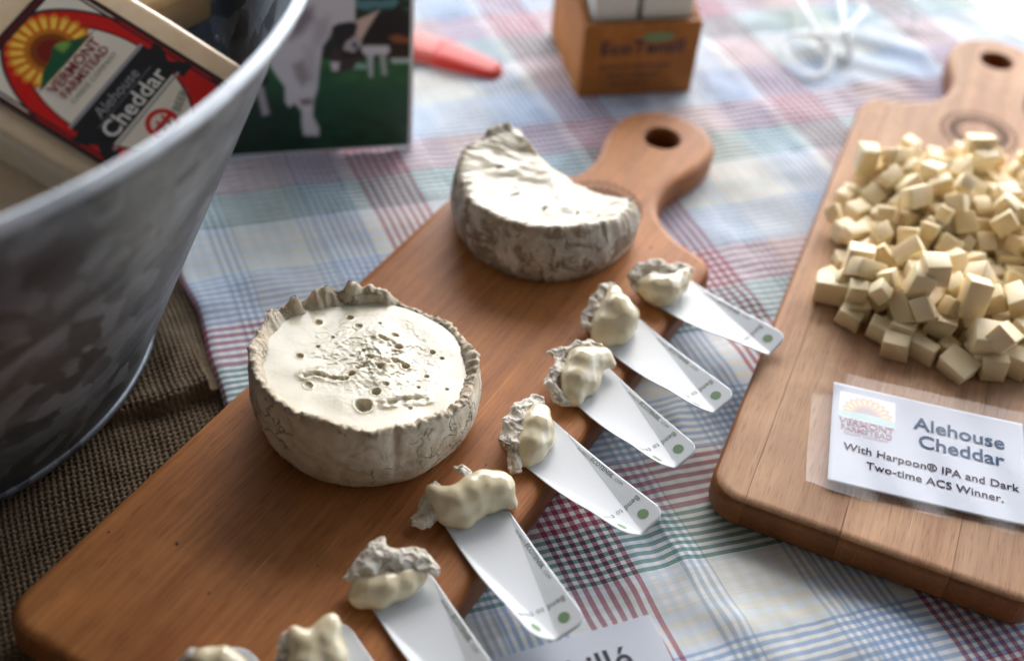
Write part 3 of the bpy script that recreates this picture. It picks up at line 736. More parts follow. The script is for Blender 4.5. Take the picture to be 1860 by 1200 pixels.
def blob(name, pts, mat, parent, voxel=.0007, smooth=6, noise_amp=.0, freq=200, squash=1.0, seed=0, grow=.0022, crease=.0, post=3):
    bm = bmesh.new(); inv = parent.matrix_world.inverted()
    for (px, py, z, r) in pts:
        p = inv @ G(px, py, max(z, r * .55)); r += grow
        for v in bmesh.ops.create_icosphere(bm, subdivisions=2, radius=1)['verts']: v.co = Vector((v.co.x * r, v.co.y * r, v.co.z * r * squash)) + p
    def disp(c, n):
        q = Vector((c.x + seed, c.y, c.z)); d_ = n * (-grow * .92 + noise_amp * (noise.fractal(q * freq, 1, 2, 4)) + noise_amp * .25 * noise.noise(q * freq * 4.1) - crease * abs(noise.fractal(q * freq * .8 + Vector((5, 1, 3)), 1, 2, 3)))
        r = d_
        if c.z + r.z < .0008: r.z = max(r.z, .0008 - c.z)
        return r
    return eval_mod(name, bm, [('REMESH', dict(mode='VOXEL', voxel_size=voxel)), ('SMOOTH', dict(factor=.5, iterations=smooth))], mat, parent, disp, [('SMOOTH', dict(factor=.5, iterations=post)), ('SUBSURF', dict(levels=1, render_levels=1))])
SAMPLES = [
 ('dab of soft cheese with an arched grey rind on the farthest spoon',
  [(1190, 525, .008, .0085), (1210, 525, .008, .009), (1230, 515, .008, .007), (1242, 502, .010, .005), (1200, 540, .004, .006), (1175, 520, .008, .006), (1222, 535, .003, .004)],
  [(1155, 502, .010, .005), (1163, 490, .012, .005), (1180, 484, .0145, .0045), (1200, 484, .0145, .005), (1215, 490, .013, .004), (1232, 487, .0125, .004), (1248, 490, .0115, .004), (1158, 518, .007, .0045), (1168, 532, .005, .003)]),
 ('rounded dab of soft cheese with a dark peaked rind on its left',
  [(1120, 560, .014, .009), (1130, 575, .012, .009), (1105, 590, .008, .010), (1125, 600, .007, .008), (1142, 570, .010, .006), (1095, 610, .005, .007), (1115, 533, .016, .005), (1138, 590, .006, .006)],
  [(1096, 526, .016, .004), (1085, 545, .0135, .005), (1072, 572, .009, .005), (1065, 590, .007, .004), (1110, 519, .017, .0032), (1080, 602, .005, .004), (1092, 560, .013, .004)]),
 ('wedge of soft cheese under a pointed rind strip reaching left',
  [(1055, 660, .011, .009), (1075, 655, .010, .008), (1095, 650, .010, .006), (1045, 690, .008, .009), (1060, 690, .006, .009), (1040, 715, .005, .007), (1112, 661, .008, .0028), (1070, 680, .006, .007)],
  [(997, 641, .012, .002), (1006, 640, .0132, .0026), (1025, 635, .0140, .0034), (1048, 628, .015, .0038), (1070, 623, .015, .003), (1090, 632, .014, .003), (1103, 645, .012, .0028), (1012, 675, .011, .0048), (1003, 695, .009, .0045), (1012, 715, .007, .005), (1027, 728, .005, .004), (1018, 658, .012, .004)]),
 ('glossy dab of soft cheese half wrapped in rind beside the whole round',
  [(975, 775, .010, .0085), (965, 805, .007, .0085), (985, 800, .007, .006), (990, 775, .009, .005), (955, 828, .004, .006), (980, 752, .011, .006), (970, 822, .004, .006), (992, 795, .005, .005)],
  [(960, 737, .012, .005), (945, 748, .012, .006), (930, 770, .010, .006), (921, 797, .008, .0048), (935, 803, .009, .005), (944, 785, .0115, .0045), (935, 830, .006, .004), (937, 849, .004, .0038), (980, 729, .012, .003), (968, 726, .012, .003), (952, 765, .013, .0035), (925, 812, .005, .003)]),
 ('smooth pale blob of soft cheese draped over the spoon in front of the round',
  [(905, 885, .010, .0082), (880, 882, .012, .008), (920, 905, .005, .0048), (932, 916, .0035, .0028), (858, 893, .0115, .0082), (830, 910, .010, .008), (803, 905, .010, .006), (840, 937, .004, .0065), (815, 932, .005, .0065), (785, 893, .011, .004), (890, 910, .005, .006), (862, 922, .005, .006)],
  [(830, 850, .0135, .0022), (838, 852, .0142, .0028), (850, 862, .0135, .0028), (790, 884, .0125, .0032), (782, 900, .010, .0032), (772, 920, .006, .0042), (758, 946, .004, .0036), (774, 948, .004, .004), (786, 932, .006, .0042), (765, 935, .005, .003), (796, 872 + 8, .0125, .002)]),
 ('dab of soft cheese hidden under a ragged white rind sheet',
  [(670, 1065, .006, .008), (700, 1065, .006, .008), (735, 1055, .006, .0072), (655, 1082, .004, .006), (690, 1082, .004, .006), (758, 1045, .007, .005), (720, 1070, .004, .006)],
  [(692, 982, .0165, .0024), (684, 992, .016, .004), (678, 1005, .015, .005), (700, 1012, .0145, .006), (665, 1020, .013, .0055), (648, 1036, .011, .0045), (636, 1045, .009, .003), (629, 1048, .008, .002), (725, 1012, .014, .005), (750, 1004, .014, .004), (760, 1012, .013, .0045), (778, 1026, .0115, .004), (789, 1034, .010, .003), (682, 1036, .0125, .004), (720, 1030, .012, .004), (752, 1026, .012, .004), (794, 1040, .0085, .0018)]),
 ('two-horned piece of soft cheese on the spoon at the bottom edge',
  [(565, 1178, .008, .008), (590, 1160, .010, .007), (600, 1138, .013, .005), (604, 1125, .0145, .0032), (585, 1142, .012, .004), (545, 1162, .012, .005), (534, 1147, .014, .003), (600, 1190, .006, .008), (560, 1205, .005, .009), (592, 1122, .014, .0018)],
  [(524, 1150, .013, .0028), (520, 1172, .010, .0048), (524, 1198, .006, .006), (538, 1205, .005, .005)]),
 ('last piece of soft cheese, only its top showing at the bottom left',
  [(405, 1198, .011, .006), (375, 1203, .010, .007), (395, 1225, .006, .009), (425, 1212, .008, .006), (375, 1235, .004, .008)],
  [(350, 1197, .011, .0045), (335, 1208, .008, .004), (362, 1192, .0125, .003), (345, 1225, .005, .006)])]
for i, (lab, cpts, rpts) in enumerate(SAMPLES):
    root = empty('cheese_dab', G(cpts[0][0], cpts[0][1], 0)); bpy.context.view_layer.update()
    tag(root, lab, 'cheese dab', 'dabs of soft cheese on the tasting spoons')
    blob('cream', [(a_, b_, c_, r_ * 1.04) for a_, b_, c_, r_ in cpts], M_cream, root, .0007, 40, .0005, 70, 1.0, i * 1.3, .0016, .0, 8)
    blob('rind', [(a_, b_, c_, r_ * .96) for a_, b_, c_, r_ in rpts], M_rind3, root, .0006, 12, .0013, 140, .85, i * 2.1 + 9, .0026, .0017, 2)

